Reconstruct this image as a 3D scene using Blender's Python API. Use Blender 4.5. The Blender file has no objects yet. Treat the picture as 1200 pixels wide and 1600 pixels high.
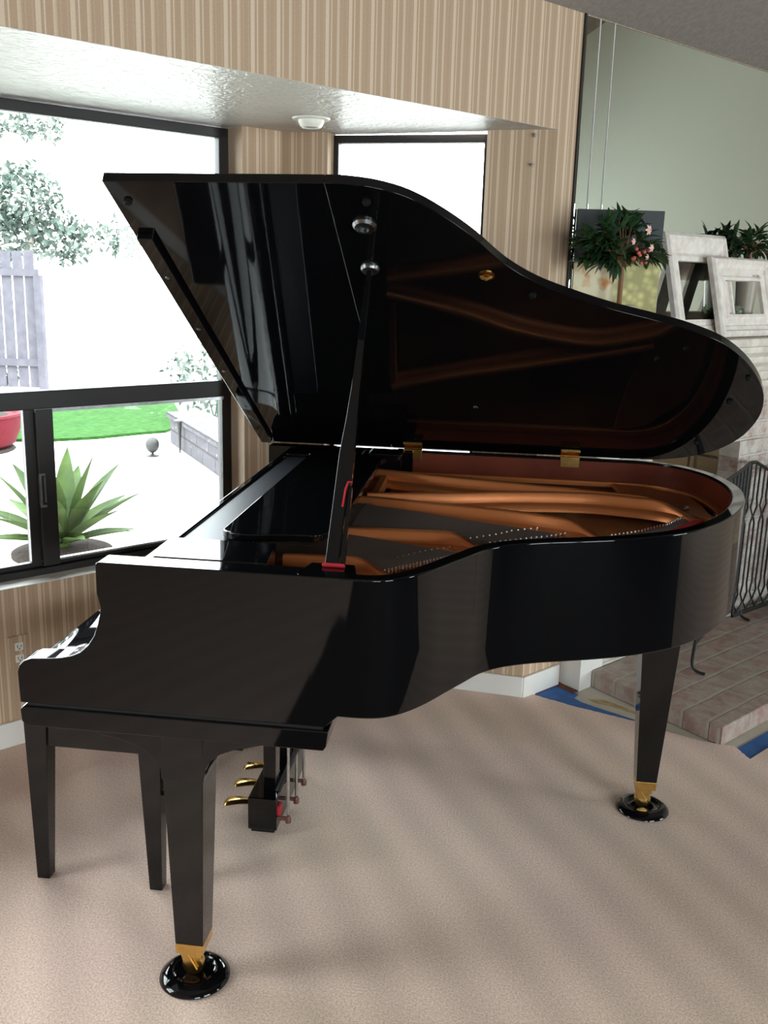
import bpy, bmesh, math, random
from mathutils import Vector, Matrix
R = math.radians
random.seed(7)
S = bpy.context.scene
COL = S.collection

# ------------------------------------------------------------ camera, world, lights, exposure
def make_camera():
    cd = bpy.data.cameras.new('camera')
    cd.sensor_fit = 'VERTICAL'; cd.sensor_height = 36.0
    cd.lens = 1515 / 1600 * 36.0
    cd.clip_start = 0.05; cd.clip_end = 200
    cam = bpy.data.objects.new('camera', cd); COL.objects.link(cam)
    p, r, y = R(13.7), R(1.58), R(7.0)
    fw = Vector((0, math.cos(p), -math.sin(p))); rt = Vector((1, 0, 0)); up = rt.cross(fw)
    rt2 = rt * math.cos(r) + up * math.sin(r); up2 = -rt * math.sin(r) + up * math.cos(r)
    Rz = Matrix.Rotation(y, 3, 'Z')
    rt2, up2, fw = Rz @ rt2, Rz @ up2, Rz @ fw
    M = Matrix(((rt2.x, up2.x, -fw.x, 0), (rt2.y, up2.y, -fw.y, 0), (rt2.z, up2.z, -fw.z, 1.57), (0, 0, 0, 1)))
    cam.matrix_world = M
    S.camera = cam
make_camera()
S.view_settings.view_transform = 'Standard'; S.view_settings.look = 'None'
S.view_settings.gamma = 1.0; S.view_settings.use_curve_mapping = False
S.view_settings.exposure = 0.88
S.cycles.max_bounces = 12; S.cycles.diffuse_bounces = 6; S.cycles.glossy_bounces = 6
S.cycles.transparent_max_bounces = 16; S.cycles.use_denoising = True
S.cycles.caustics_reflective = False
S.cycles.sample_clamp_indirect = 8

SKY = 9.0
wd = bpy.data.worlds.new('sky'); S.world = wd; wd.use_nodes = True
bg = wd.node_tree.nodes['Background']
bg.inputs[0].default_value = (0.90, 0.95, 1.0, 1); bg.inputs[1].default_value = SKY

# frames of reference: W = the wall the bay opens in, u along it, v outward through it
PW = Vector((0.149, 3.557, 0))
AW = R(48.6); AD = R(-7.3)
FW = Matrix.Translation(PW) @ Matrix.Rotation(AW, 4, 'Z')
P0 = FW @ Vector((-0.04, 0, 0))
FD = Matrix.Translation(P0) @ Matrix.Rotation(AD, 4, 'Z')
I4 = Matrix.Identity(4)
def W(u, v, z=0): return FW @ Vector((u, v, z))

sd = bpy.data.lights.new('sun', 'SUN'); sd.energy = 2.0; sd.angle = R(1.0); sd.color = (1, 0.96, 0.88)
sun = bpy.data.objects.new('sun', sd); COL.objects.link(sun)
def aim(o, d):
    o.rotation_euler = Vector(d).to_track_quat('-Z', 'Y').to_euler()
_d = (W(0, 0) - W(-0.35, 0.35)); aim(sun, (_d.x, _d.y, -1.9)); sun.location = (-4, 9, 8)
def portal(name, M, w, h):
    ld = bpy.data.lights.new(name, 'AREA'); ld.shape = 'RECTANGLE'; ld.size = w; ld.size_y = h
    ld.cycles.is_portal = True
    o = bpy.data.objects.new(name, ld); COL.objects.link(o); o.matrix_world = M
    return o
# sky portals sit in the window openings and face into the room (local -Z points to -v)
portal('window_portal', FW @ Matrix.Translation((-1.75, 1.0, 1.3)) @ Matrix.Rotation(R(-90), 4, 'X'), 2.3, 1.55)
portal('window_portal', FD @ Matrix.Translation((-0.53, 0.12, 1.3)) @ Matrix.Rotation(R(-90), 4, 'X'), 0.6, 1.55)

# ------------------------------------------------------------ materials
def mat(name, col, rough=0.5, metal=0.0, spec=0.5, coat=0.0, bump=None, var=None, emit=None, trans=0, coordname='Object'):
    m = bpy.data.materials.new(name); m.use_nodes = True
    nt = m.node_tree; b = nt.nodes['Principled BSDF']
    b.inputs['Base Color'].default_value = (*col, 1); b.inputs['Roughness'].default_value = rough
    b.inputs['Metallic'].default_value = metal; b.inputs['Specular IOR Level'].default_value = spec
    if coat: b.inputs['Coat Weight'].default_value = coat; b.inputs['Coat Roughness'].default_value = 0.02
    tc = nt.nodes.new('ShaderNodeTexCoord')
    if var:   # (scale, second colour, detail)
        n = nt.nodes.new('ShaderNodeTexNoise'); n.inputs['Scale'].default_value = var[0]; n.inputs['Detail'].default_value = var[2] if len(var) > 2 else 4
        mx = nt.nodes.new('ShaderNodeMix'); mx.data_type = 'RGBA'
        mx.inputs[6].default_value = (*col, 1); mx.inputs[7].default_value = (*var[1], 1)
        rp = nt.nodes.new('ShaderNodeMapRange'); rp.inputs[1].default_value = 0.35; rp.inputs[2].default_value = 0.65
        nt.links.new(tc.outputs[coordname], n.inputs['Vector']); nt.links.new(n.outputs['Fac'], rp.inputs[0])
        nt.links.new(rp.outputs[0], mx.inputs[0]); nt.links.new(mx.outputs[2], b.inputs['Base Color'])
    if bump:  # (scale, strength, distance)
        n = nt.nodes.new('ShaderNodeTexNoise'); n.inputs['Scale'].default_value = bump[0]; n.inputs['Detail'].default_value = 6
        bp = nt.nodes.new('ShaderNodeBump'); bp.inputs['Strength'].default_value = bump[1]; bp.inputs['Distance'].default_value = bump[2]
        nt.links.new(tc.outputs[coordname], n.inputs['Vector']); nt.links.new(n.outputs['Fac'], bp.inputs['Height'])
        nt.links.new(bp.outputs[0], b.inputs['Normal'])
    return m

M = {}
M['black'] = mat('black_polyester', (0.003, 0.003, 0.0035), 0.04, spec=0.46)
M['satinshelf'] = mat('dusty_black_lacquer', (0.020, 0.020, 0.028), 0.42)
M['satin'] = mat('black_satin', (0.012, 0.012, 0.013), 0.35)
M['brass'] = mat('brass', (0.78, 0.50, 0.16), 0.22, 1.0, var=(40, (0.62, 0.38, 0.12)))
M['copperpaint'] = mat('bronze_plate_paint', (0.58, 0.19, 0.060), 0.40, 0.55, bump=(900, 0.12, 0.0005))
M['board'] = mat('varnished_spruce', (0.50, 0.20, 0.07), 0.35, var=(6, (0.42, 0.15, 0.05)))
M['veneer'] = mat('mahogany_veneer', (0.15, 0.030, 0.012), 0.5, spec=0.15, var=(5, (0.10, 0.018, 0.008)))
M['steel'] = mat('steel', (0.55, 0.55, 0.55), 0.3, 1.0, var=(60, (0.42, 0.42, 0.43)))
M['wire'] = mat('copper_grey_wire', (0.13, 0.10, 0.085), 0.45, 0.5)
M['dullmetal'] = mat('dull_dark_metal', (0.16, 0.16, 0.16), 0.3, 1.0)
M['chrome'] = mat('chrome', (0.75, 0.75, 0.74), 0.12, 1.0)
M['felt'] = mat('red_felt', (0.45, 0.012, 0.02), 0.95, bump=(500, 0.4, 0.001))
M['greyfelt'] = mat('grey_felt', (0.22, 0.20, 0.17), 0.9, bump=(400, 0.4, 0.001))
M['rubber'] = mat('black_rubber', (0.008, 0.008, 0.008), 0.9, spec=0.1)
M['ebony'] = mat('brown_leather_knob', (0.10, 0.03, 0.02), 0.5)
M['frame'] = mat('bronze_window_frame', (0.022, 0.018, 0.017), 0.45, spec=0.4)
M['white'] = mat('white_paint', (0.80, 0.77, 0.73), 0.45, var=(3, (0.74, 0.71, 0.67)))
M['plastic'] = mat('ivory_plastic', (0.85, 0.82, 0.74), 0.35)
M['mirror'] = mat('mirror_glass', (0.90, 0.95, 0.90), 0.008, 1.0)
M['iron'] = mat('wrought_iron', (0.012, 0.011, 0.010), 0.55, bump=(120, 0.3, 0.001))
M['greenwall'] = mat('sage_green_paint', (0.76, 0.79, 0.69), 0.85, bump=(60, 0.1, 0.002))
M['added_darkfloor'] = mat('added_reflection_floor', (0.045, 0.032, 0.025), 0.9, spec=0.1, var=(4, (0.035, 0.024, 0.018)))  # for the added floor sheet that the lacquer reflects
M['panel'] = mat('reflection_darkening_wall', (0.10, 0.06, 0.04), 0.6, var=(4, (0.07, 0.04, 0.03)))  # unseen rear wall, toned dark to keep the piano's reflections black
M['plaster'] = mat('plaster_wall', (0.62, 0.52, 0.40), 0.9)
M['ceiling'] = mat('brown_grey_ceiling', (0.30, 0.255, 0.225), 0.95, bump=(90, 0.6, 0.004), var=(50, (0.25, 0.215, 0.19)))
M['leaf'] = mat('dark_leaf', (0.012, 0.040, 0.014), 0.45, var=(25, (0.035, 0.080, 0.025)))
M['bark2'] = mat('brown_stem', (0.22, 0.09, 0.04), 0.7)
M['petal'] = mat('pink_petal', (0.75, 0.35, 0.30), 0.6, var=(50, (0.85, 0.65, 0.55)))
M['berry'] = mat('red_berry', (0.45, 0.06, 0.05), 0.4, var=(60, (0.6, 0.12, 0.10)))
M['pot'] = mat('glazed_pot', (0.35, 0.30, 0.24), 0.4)
M['tape'] = mat('blue_painters_tape', (0.035, 0.155, 0.42), 0.7, bump=(60, 0.5, 0.003), var=(25, (0.025, 0.10, 0.34)))
M['tack'] = mat('tack_strip_wood', (0.22, 0.06, 0.025), 0.85, var=(60, (0.10, 0.03, 0.015)))

def nodes_of(m): return m.node_tree.nodes, m.node_tree.links, m.node_tree.nodes['Principled BSDF']
# glass pane: mirror-like by angle, otherwise clear
def glass():
    m = bpy.data.materials.new('window_glass'); m.use_nodes = True
    N, L = m.node_tree.nodes, m.node_tree.links; N.clear()
    o = N.new('ShaderNodeOutputMaterial'); t = N.new('ShaderNodeBsdfTransparent'); g = N.new('ShaderNodeBsdfGlossy')
    t.inputs[0].default_value = (0.93, 0.96, 0.95, 1); g.inputs['Roughness'].default_value = 0.01
    f = N.new('ShaderNodeFresnel'); f.inputs[0].default_value = 1.45; mx = N.new('ShaderNodeMixShader')
    L.new(f.outputs[0], mx.inputs[0]); L.new(t.outputs[0], mx.inputs[1]); L.new(g.outputs[0], mx.inputs[2]); L.new(mx.outputs[0], o.inputs[0])
    return m
M['glass'] = glass()

def wallpaper(name, period=0.0795):
    m = mat(name, (0.5, 0.4, 0.3), 0.72, spec=0.3)
    N, L, b = nodes_of(m)
    tc = N.new('ShaderNodeTexCoord'); sp = N.new('ShaderNodeSeparateXYZ'); L.new(tc.outputs['Object'], sp.inputs[0])
    mul = N.new('ShaderNodeMath'); mul.operation = 'MULTIPLY'; mul.inputs[1].default_value = 1 / period
    L.new(sp.outputs[0], mul.inputs[0])
    fr = N.new('ShaderNodeMath'); fr.operation = 'FRACT'; L.new(mul.outputs[0], fr.inputs[0])
    cr = N.new('ShaderNodeValToRGB'); cr.color_ramp.interpolation = 'LINEAR'
    base = (0.47, 0.325, 0.215, 1); lt = (0.67, 0.515, 0.385, 1); mid = (0.56, 0.41, 0.29, 1)
    st = [(0, lt), (0.13, lt), (0.15, base), (0.22, base), (0.235, lt), (0.265, lt), (0.28, base), (0.48, base), (0.50, lt), (0.60, mid), (0.62, base),
          (0.70, base), (0.71, mid), (0.73, base), (0.90, base), (0.91, mid), (0.93, base), (0.985, base), (1.0, lt)]
    e = cr.color_ramp.elements; e[0].position = 0; e[0].color = lt; e[1].position = 1; e[1].color = lt
    for p, c in st[1:-1]:
        q = e.new(p); q.color = c
    L.new(fr.outputs[0], cr.inputs[0])
    n = N.new('ShaderNodeTexNoise'); n.inputs['Scale'].default_value = 220; n.inputs['Detail'].default_value = 3
    L.new(tc.outputs['Object'], n.inputs['Vector'])
    mr = N.new('ShaderNodeMapRange'); mr.inputs[3].default_value = 0.86; mr.inputs[4].default_value = 1.12; L.new(n.outputs['Fac'], mr.inputs[0])
    mx = N.new('ShaderNodeMix'); mx.data_type = 'RGBA'; mx.blend_type = 'MULTIPLY'; mx.inputs[0].default_value = 1
    L.new(cr.outputs[0], mx.inputs[6]); L.new(mr.outputs[0], mx.inputs[7]); L.new(mx.outputs[2], b.inputs['Base Color'])
    return m
M['paper'] = wallpaper('striped_wallpaper')

def soffit_mat():
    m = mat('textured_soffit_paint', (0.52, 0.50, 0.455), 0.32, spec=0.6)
    N, L, b = nodes_of(m)
    tc = N.new('ShaderNodeTexCoord')
    n = N.new('ShaderNodeTexNoise'); n.inputs['Scale'].default_value = 38; n.inputs['Detail'].default_value = 5; n.inputs['Distortion'].default_value = 0.6
    r = N.new('ShaderNodeValToRGB'); r.color_ramp.elements[0].position = 0.42; r.color_ramp.elements[1].position = 0.60
    bp = N.new('ShaderNodeBump'); bp.inputs['Strength'].default_value = 0.55; bp.inputs['Distance'].default_value = 0.004
    L.new(tc.outputs['Object'], n.inputs['Vector']); L.new(n.outputs['Fac'], r.inputs[0]); L.new(r.outputs[0], bp.inputs['Height']); L.new(bp.outputs[0], b.inputs['Normal'])
    return m
M['soffit'] = soffit_mat()

def carpet_mat():
    m = mat('beige_carpet', (0.56, 0.43, 0.34), 0.95, spec=0.15)
    N, L, b = nodes_of(m)
    b.inputs['Sheen Weight'].default_value = 0.25
    tc = N.new('ShaderNodeTexCoord')
    big = N.new('ShaderNodeTexNoise'); big.inputs['Scale'].default_value = 1.3; big.inputs['Detail'].default_value = 3
    L.new(tc.outputs['Object'], big.inputs['Vector'])
    cr = N.new('ShaderNodeValToRGB'); e = cr.color_ramp.elements
    e[0].position = 0.35; e[0].color = (0.75, 0.565, 0.43, 1); e[1].position = 0.68; e[1].color = (0.75, 0.535, 0.455, 1)
    L.new(big.outputs['Fac'], cr.inputs[0])
    mp = N.new('ShaderNodeMapping'); mp.inputs['Rotation'].default_value = (0, 0, R(-27)); L.new(tc.outputs['Object'], mp.inputs['Vector'])
    wv = N.new('ShaderNodeTexWave'); wv.inputs['Scale'].default_value = 1.9; wv.inputs['Distortion'].default_value = 2.2; wv.inputs['Detail'].default_value = 2; wv.inputs['Detail Scale'].default_value = 0.45
    L.new(mp.outputs[0], wv.inputs['Vector'])
    mr = N.new('ShaderNodeMapRange'); mr.inputs[3].default_value = 0.94; mr.inputs[4].default_value = 1.08; L.new(wv.outputs['Fac'], mr.inputs[0])  # soft diagonal bands, slightly paler and darker
    fine = N.new('ShaderNodeTexNoise'); fine.inputs['Scale'].default_value = 190; fine.inputs['Detail'].default_value = 2; fine.inputs['Roughness'].default_value = 0.8; L.new(tc.outputs['Object'], fine.inputs['Vector'])
    m2 = N.new('ShaderNodeMapRange'); m2.inputs[1].default_value = 0.3; m2.inputs[2].default_value = 0.7; m2.inputs[3].default_value = 0.68; m2.inputs[4].default_value = 1.26; L.new(fine.outputs['Fac'], m2.inputs[0])
    mu = N.new('ShaderNodeMath'); mu.operation = 'MULTIPLY'; L.new(mr.outputs[0], mu.inputs[0]); L.new(m2.outputs[0], mu.inputs[1])
    mx = N.new('ShaderNodeMix'); mx.data_type = 'RGBA'; mx.blend_type = 'MULTIPLY'; mx.inputs[0].default_value = 1
    L.new(cr.outputs[0], mx.inputs[6]); L.new(mu.outputs[0], mx.inputs[7]); L.new(mx.outputs[2], b.inputs['Base Color'])
    bp = N.new('ShaderNodeBump'); bp.inputs['Strength'].default_value = 0.5; bp.inputs['Distance'].default_value = 0.004
    L.new(fine.outputs['Fac'], bp.inputs['Height']); L.new(bp.outputs[0], b.inputs['Normal'])
    return m
M['carpet'] = carpet_mat()

def brick_mat(name, c1, c2, mortar, bw, rh, ms, plane, whit=0.5, wcol=(0.62, 0.57, 0.52), offset=0.5):
    """plane 'xz' for walls, 'xy' for tops, 'yz' for sides; whitewash patches over red brick"""
    m = mat(name, c1, 0.9, spec=0.2)
    N, L, b = nodes_of(m)
    tc = N.new('ShaderNodeTexCoord'); sp = N.new('ShaderNodeSeparateXYZ'); cb = N.new('ShaderNodeCombineXYZ')
    L.new(tc.outputs['Object'], sp.inputs[0])
    a = {'x': 0, 'y': 1, 'z': 2}
    L.new(sp.outputs[a[plane[0]]], cb.inputs[0]); L.new(sp.outputs[a[plane[1]]], cb.inputs[1])
    n0 = N.new('ShaderNodeTexNoise'); n0.inputs['Scale'].default_value = 9; L.new(cb.outputs[0], n0.inputs['Vector'])
    ad = N.new('ShaderNodeMix'); ad.data_type = 'VECTOR'; ad.inputs[0].default_value = 0.012
    L.new(cb.outputs[0], ad.inputs[4]); L.new(n0.outputs['Color'], ad.inputs[5])
    br = N.new('ShaderNodeTexBrick'); br.inputs['Scale'].default_value = 1; br.inputs['Brick Width'].default_value = bw; br.inputs['Row Height'].default_value = rh
    br.inputs['Mortar Size'].default_value = ms; br.inputs['Mortar Smooth'].default_value = 0.35; br.offset = offset
    br.inputs['Color1'].default_value = (*c1, 1); br.inputs['Color2'].default_value = (*c2, 1); br.inputs['Mortar'].default_value = (*mortar, 1)
    L.new(ad.outputs[1], br.inputs['Vector'])
    n = N.new('ShaderNodeTexNoise'); n.inputs['Scale'].default_value = 13; n.inputs['Detail'].default_value = 8; n.inputs['Roughness'].default_value = 0.7
    L.new(tc.outputs['Object'], n.inputs['Vector'])
    rp = N.new('ShaderNodeMapRange'); rp.inputs[1].default_value = 0.60 - whit * 0.35; rp.inputs[2].default_value = 0.86 - whit * 0.35
    L.new(n.outputs['Fac'], rp.inputs[0])
    mx = N.new('ShaderNodeMix'); mx.data_type = 'RGBA'; mx.inputs[7].default_value = (*wcol, 1)
    L.new(rp.outputs[0], mx.inputs[0]); L.new(br.outputs['Color'], mx.inputs[6]); L.new(mx.outputs[2], b.inputs['Base Color'])
    bp = N.new('ShaderNodeBump'); bp.inputs['Strength'].default_value = 0.8; bp.inputs['Distance'].default_value = 0.008
    sb = N.new('ShaderNodeMath'); sb.operation = 'MULTIPLY_ADD'; sb.inputs[1].default_value = -1.0
    L.new(br.outputs['Fac'], sb.inputs[0]); L.new(n.outputs['Fac'], sb.inputs[2]); L.new(sb.outputs[0], bp.inputs['Height']); L.new(bp.outputs[0], b.inputs['Normal'])
    return m
RED, DRED, MORT = (0.33, 0.13, 0.10), (0.25, 0.15, 0.13), (0.42, 0.39, 0.34)
M['brickwall'] = brick_mat('whitewashed_brick', RED, DRED, MORT, 0.205, 0.075, 0.008, 'xz', 0.85, (0.60, 0.55, 0.50))
M['hearthbrick'] = brick_mat('worn_whitewashed_brick', (0.34, 0.19, 0.16), (0.33, 0.25, 0.22), (0.38, 0.35, 0.30), 0.205, 0.105, 0.008, 'xy', 0.68, (0.45, 0.39, 0.34))
M['firebrick'] = brick_mat('tan_firebrick', (0.46, 0.34, 0.20), (0.40, 0.29, 0.17), (0.10, 0.08, 0.06), 0.30, 0.115, 0.006, 'xz', 0.0)
M['fireside'] = brick_mat('tan_firebrick_side', (0.46, 0.34, 0.20), (0.40, 0.29, 0.17), (0.10, 0.08, 0.06), 0.30, 0.115, 0.006, 'yz', 0.0)
M['stonewall'] = brick_mat('retaining_block', (0.060, 0.055, 0.062), (0.050, 0.047, 0.054), (0.030, 0.028, 0.030), 0.42, 0.16, 0.010, 'xz', 0.0)

M['chippy'] = mat('distressed_white_paint', (0.86, 0.80, 0.74), 0.7, var=(30, (0.72, 0.64, 0.58), 8), bump=(60, 0.4, 0.003))
M['mantelpaint'] = mat('mantel_white_paint', (0.80, 0.75, 0.68), 0.6, var=(14, (0.60, 0.54, 0.47), 7), bump=(40, 0.3, 0.003))
M['subfloor'] = mat('bare_concrete', (0.50, 0.46, 0.36), 0.9, var=(7, (0.62, 0.57, 0.50), 6), bump=(30, 0.3, 0.004))
M['patio'] = mat('pale_concrete', (0.50, 0.485, 0.46), 0.9, var=(2, (0.45, 0.44, 0.42)))
M['grass'] = mat('lawn', (0.022, 0.070, 0.014), 0.9, spec=0.05, var=(14, (0.013, 0.040, 0.008), 10), bump=(60, 0.6, 0.02))
M['soil'] = mat('brown_soil', (0.028, 0.022, 0.019), 0.95, spec=0.05, var=(20, (0.036, 0.028, 0.024)), bump=(40, 0.6, 0.01))
M['redpot'] = mat('red_glazed_pot', (0.085, 0.007, 0.012), 0.7, spec=0.1, var=(20, (0.07, 0.006, 0.010)))
M['fencewood'] = mat('weathered_fence_wood', (0.094, 0.088, 0.102), 0.9, spec=0.05, var=(8, (0.076, 0.070, 0.084)))
M['stucco'] = mat('white_stucco', (0.82, 0.80, 0.77), 0.9, bump=(40, 0.3, 0.01))
M['agaveleaf'] = mat('agave_leaf', (0.028, 0.045, 0.018), 0.6, spec=0.1, var=(6, (0.045, 0.075, 0.020)))
M['treeleaf'] = mat('tree_leaf', (0.058, 0.080, 0.066), 0.8, spec=0.05, var=(3, (0.092, 0.112, 0.096)))
M['bark'] = mat('bark', (0.34, 0.31, 0.28), 0.9, spec=0.05)
M['greenpipe'] = mat('green_stake', (0.004, 0.045, 0.028), 0.6, spec=0.1)
M['pool'] = mat('shade_cloth_blue', (0.25, 0.28, 0.5), 0.7)

def canvas_mat():
    m = mat('still_life_canvas', (0.05, 0.05, 0.06), 0.7)
    N, L, b = nodes_of(m)
    tc = N.new('ShaderNodeTexCoord'); sp = N.new('ShaderNodeSeparateXYZ'); L.new(tc.outputs['Object'], sp.inputs[0])
    vo = N.new('ShaderNodeTexVoronoi'); vo.inputs['Scale'].default_value = 38; L.new(tc.outputs['Object'], vo.inputs['Vector'])
    r1 = N.new('ShaderNodeValToRGB'); e = r1.color_ramp.elements
    e[0].position = 0.0; e[0].color = (0.75, 0.70, 0.30, 1); e[1].position = 0.95; e[1].color = (0.40, 0.36, 0.16, 1)
    L.new(vo.outputs['Distance'], r1.inputs[0])
    gr = N.new('ShaderNodeMath'); gr.operation = 'MULTIPLY'; gr.inputs[1].default_value = 1.4; L.new(vo.outputs['Distance'], gr.inputs[0]); L.new(gr.outputs[0], r1.inputs[0])
    nz = N.new('ShaderNodeTexNoise'); nz.inputs['Scale'].default_value = 16; L.new(tc.outputs['Object'], nz.inputs['Vector'])
    r2 = N.new('ShaderNodeValToRGB'); e = r2.color_ramp.elements
    e[0].position = 0.35; e[0].color = (0.60, 0.25, 0.08, 1); e[1].position = 0.52; e[1].color = (0.75, 0.66, 0.45, 1)
    L.new(nz.outputs['Fac'], r2.inputs[0])
    ga = N.new('ShaderNodeMapRange'); ga.inputs[1].default_value = 0.13; ga.inputs[2].default_value = 0.16; L.new(sp.outputs[0], ga.inputs[0])
    mA = N.new('ShaderNodeMix'); mA.data_type = 'RGBA'; L.new(ga.outputs[0], mA.inputs[0]); L.new(r2.outputs[0], mA.inputs[6]); L.new(r1.outputs[0], mA.inputs[7])
    n2 = N.new('ShaderNodeTexNoise'); n2.inputs['Scale'].default_value = 8; L.new(tc.outputs['Object'], n2.inputs['Vector'])
    ad = N.new('ShaderNodeMath'); ad.operation = 'MULTIPLY_ADD'; ad.inputs[1].default_value = 0.12; L.new(n2.outputs['Fac'], ad.inputs[0]); L.new(sp.outputs[2], ad.inputs[2])
    gb = N.new('ShaderNodeMapRange'); gb.inputs[1].default_value = 0.33; gb.inputs[2].default_value = 0.345; L.new(ad.outputs[0], gb.inputs[0])
    mB = N.new('ShaderNodeMix'); mB.data_type = 'RGBA'; mB.inputs[7].default_value = (0.055, 0.06, 0.065, 1)
    L.new(gb.outputs[0], mB.inputs[0]); L.new(mA.outputs[2], mB.inputs[6]); L.new(mB.outputs[2], b.inputs['Base Color'])
    return m
M['canvas'] = canvas_mat()

# ------------------------------------------------------------ mesh helpers
class B:
    """collects shapes (in the coordinates of frame F) and links them as one object"""
    def __init__(s, F=None): s.v = []; s.f = []; s.F = F or I4
    def add(s, vs, fs):
        n = len(s.v); s.v += [Vector(p) for p in vs]; s.f += [tuple(i + n for i in f) for f in fs]; return s
    def box(s, x0, x1, y0, y1, z0, z1):
        if x0 > x1: x0, x1 = x1, x0
        if y0 > y1: y0, y1 = y1, y0
        vs = [(x, y, z) for z in (z0, z1) for x, y in ((x0, y0), (x1, y0), (x1, y1), (x0, y1))]
        return s.add(vs, [(3, 2, 1, 0), (4, 5, 6, 7), (0, 1, 5, 4), (1, 2, 6, 5), (2, 3, 7, 6), (3, 0, 4, 7)])
    def taper(s, c0, w0, d0, z0, c1, w1, d1, z1):
        vs = []
        for (c, w, d, z) in ((c0, w0, d0, z0), (c1, w1, d1, z1)):
            vs += [(c[0] - w / 2, c[1] - d / 2, z), (c[0] + w / 2, c[1] - d / 2, z), (c[0] + w / 2, c[1] + d / 2, z), (c[0] - w / 2, c[1] + d / 2, z)]
        return s.add(vs, [(3, 2, 1, 0), (4, 5, 6, 7), (0, 1, 5, 4), (1, 2, 6, 5), (2, 3, 7, 6), (3, 0, 4, 7)])
    def prism(s, poly, a0, a1, ax='z'):
        """poly of 2-D points; ax = extrusion axis: 'z' (x,y), 'y' (x,z), 'x' (y,z)"""
        n = len(poly)
        f = {'z': lambda p, a: (p[0], p[1], a), 'y': lambda p, a: (p[0], a, p[1]), 'x': lambda p, a: (a, p[0], p[1])}[ax]
        vs = [f(p, a0) for p in poly] + [f(p, a1) for p in poly]
        return s.add(vs, [tuple(range(n))[::-1], tuple(range(n, 2 * n))] + [(i, (i + 1) % n, n + (i + 1) % n, n + i) for i in range(n)])
    def strip(s, A, Bp, z0, z1):
        """closed wall between two matching open polylines A and Bp (2-D)"""
        n = len(A); vs = []
        for (x, y) in A: vs += [(x, y, z0), (x, y, z1)]
        for (x, y) in Bp: vs += [(x, y, z0), (x, y, z1)]
        fs = []
        for i in range(n - 1):
            a, b2, c, d = 2 * i, 2 * i + 2, 2 * n + 2 * i, 2 * n + 2 * i + 2
            fs += [(a, b2, b2 + 1, a + 1), (d, c, c + 1, d + 1), (a + 1, b2 + 1, d + 1, c + 1), (b2, a, c, d)]
        e = 2 * (n - 1)
        fs += [(0, 1, 2 * n + 1, 2 * n), (e + 1, e, 2 * n + e, 2 * n + e + 1)]
        return s.add(vs, fs)
    def tube(s, pts, rs, n=10, caps=True):
        pts = [Vector(p) for p in pts]
        if not isinstance(rs, (list, tuple)): rs = [rs] * len(pts)
        base = len(s.v); prev = None
        for i, p in enumerate(pts):
            t = (pts[min(i + 1, len(pts) - 1)] - pts[max(i - 1, 0)])
            t = t.normalized() if t.length > 1e-9 else Vector((0, 0, 1))
            if prev is None:
                a = t.cross(Vector((0, 0, 1)) if abs(t.z) < 0.9 else Vector((1, 0, 0))).normalized()
            else:
                a = (prev - t * prev.dot(t)).normalized()
            prev = a; b2 = t.cross(a)
            for k in range(n):
                th = 2 * math.pi * k / n
                s.v.append(p + (a * math.cos(th) + b2 * math.sin(th)) * rs[i])
        for i in range(len(pts) - 1):
            for k in range(n):
                q = base + i * n; s.f.append((q + k, q + (k + 1) % n, q + n + (k + 1) % n, q + n + k))
        if caps:
            s.f.append(tuple(base + k for k in range(n))[::-1]); q = base + (len(pts) - 1) * n
            s.f.append(tuple(q + k for k in range(n)))
        return s
    def lathe(s, prof, c=(0, 0, 0), n=32):
        base = len(s.v)
        for (r, z) in prof:
            for k in range(n):
                th = 2 * math.pi * k / n; s.v.append(Vector((c[0] + r * math.cos(th), c[1] + r * math.sin(th), c[2] + z)))
        for i in range(len(prof) - 1):
            for k in range(n):
                q = base + i * n; s.f.append((q + k, q + (k + 1) % n, q + n + (k + 1) % n, q + n + k))
        s.f.append(tuple(base + k for k in range(n))[::-1]); q = base + (len(prof) - 1) * n
        s.f.append(tuple(q + k for k in range(n)))
        return s
    def ball(s, c, r, n=12, sz=1.0):
        prof = [(max(r * math.sin(math.pi * i / n), 1e-4), -r * sz * math.cos(math.pi * i / n)) for i in range(n + 1)]
        return s.lathe(prof, c, 2 * n)

ORG = {}
def finish(o, name, parent, Mw):
    COL.objects.link(o)
    ORG[o.name] = Mw.copy()
    if parent is not None:
        o.parent = parent
        o.matrix_local = ORG[parent.name].inverted() @ Mw
    else:
        o.matrix_local = Mw
    return o
def smooth_mesh(me, deg):
    for p in me.polygons: p.use_smooth = True
    bm = bmesh.new(); bm.from_mesh(me)
    for e in bm.edges:
        if len(e.link_faces) == 2:
            e.smooth = e.calc_face_angle(0) < R(deg)
        else: e.smooth = False
    bm.to_mesh(me); bm.free()
def build(b, name, m, parent=None, smooth=35, bevel=0, seg=2, F=None, world=False, center=False, kind=None):
    """b holds vertices in its frame b.F; object gets that frame (or its own centre) as transform"""
    me = bpy.data.meshes.new(name)
    Mw = b.F.copy()
    vs = b.v
    if center:
        c = sum(vs, Vector()) / len(vs); zmin = min(v.z for v in vs); c = Vector((c.x, c.y, zmin))
        vs = [v - c for v in vs]; Mw = Mw @ Matrix.Translation(c)
    me.from_pydata([tuple(v) for v in vs], [], b.f)
    bm = bmesh.new(); bm.from_mesh(me); bmesh.ops.recalc_face_normals(bm, faces=bm.faces); bm.to_mesh(me); bm.free()
    me.materials.append(M[m] if isinstance(m, str) else m)
    if smooth: smooth_mesh(me, smooth)
    o = bpy.data.objects.new(name, me)
    finish(o, name, parent, Mw)
    if bevel:
        md = o.modifiers.new('bevel', 'BEVEL'); md.width = bevel; md.segments = seg; md.limit_method = 'ANGLE'; md.angle_limit = R(40)
        md.harden_normals = True
    if kind: o['kind'] = kind
    return o
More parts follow.
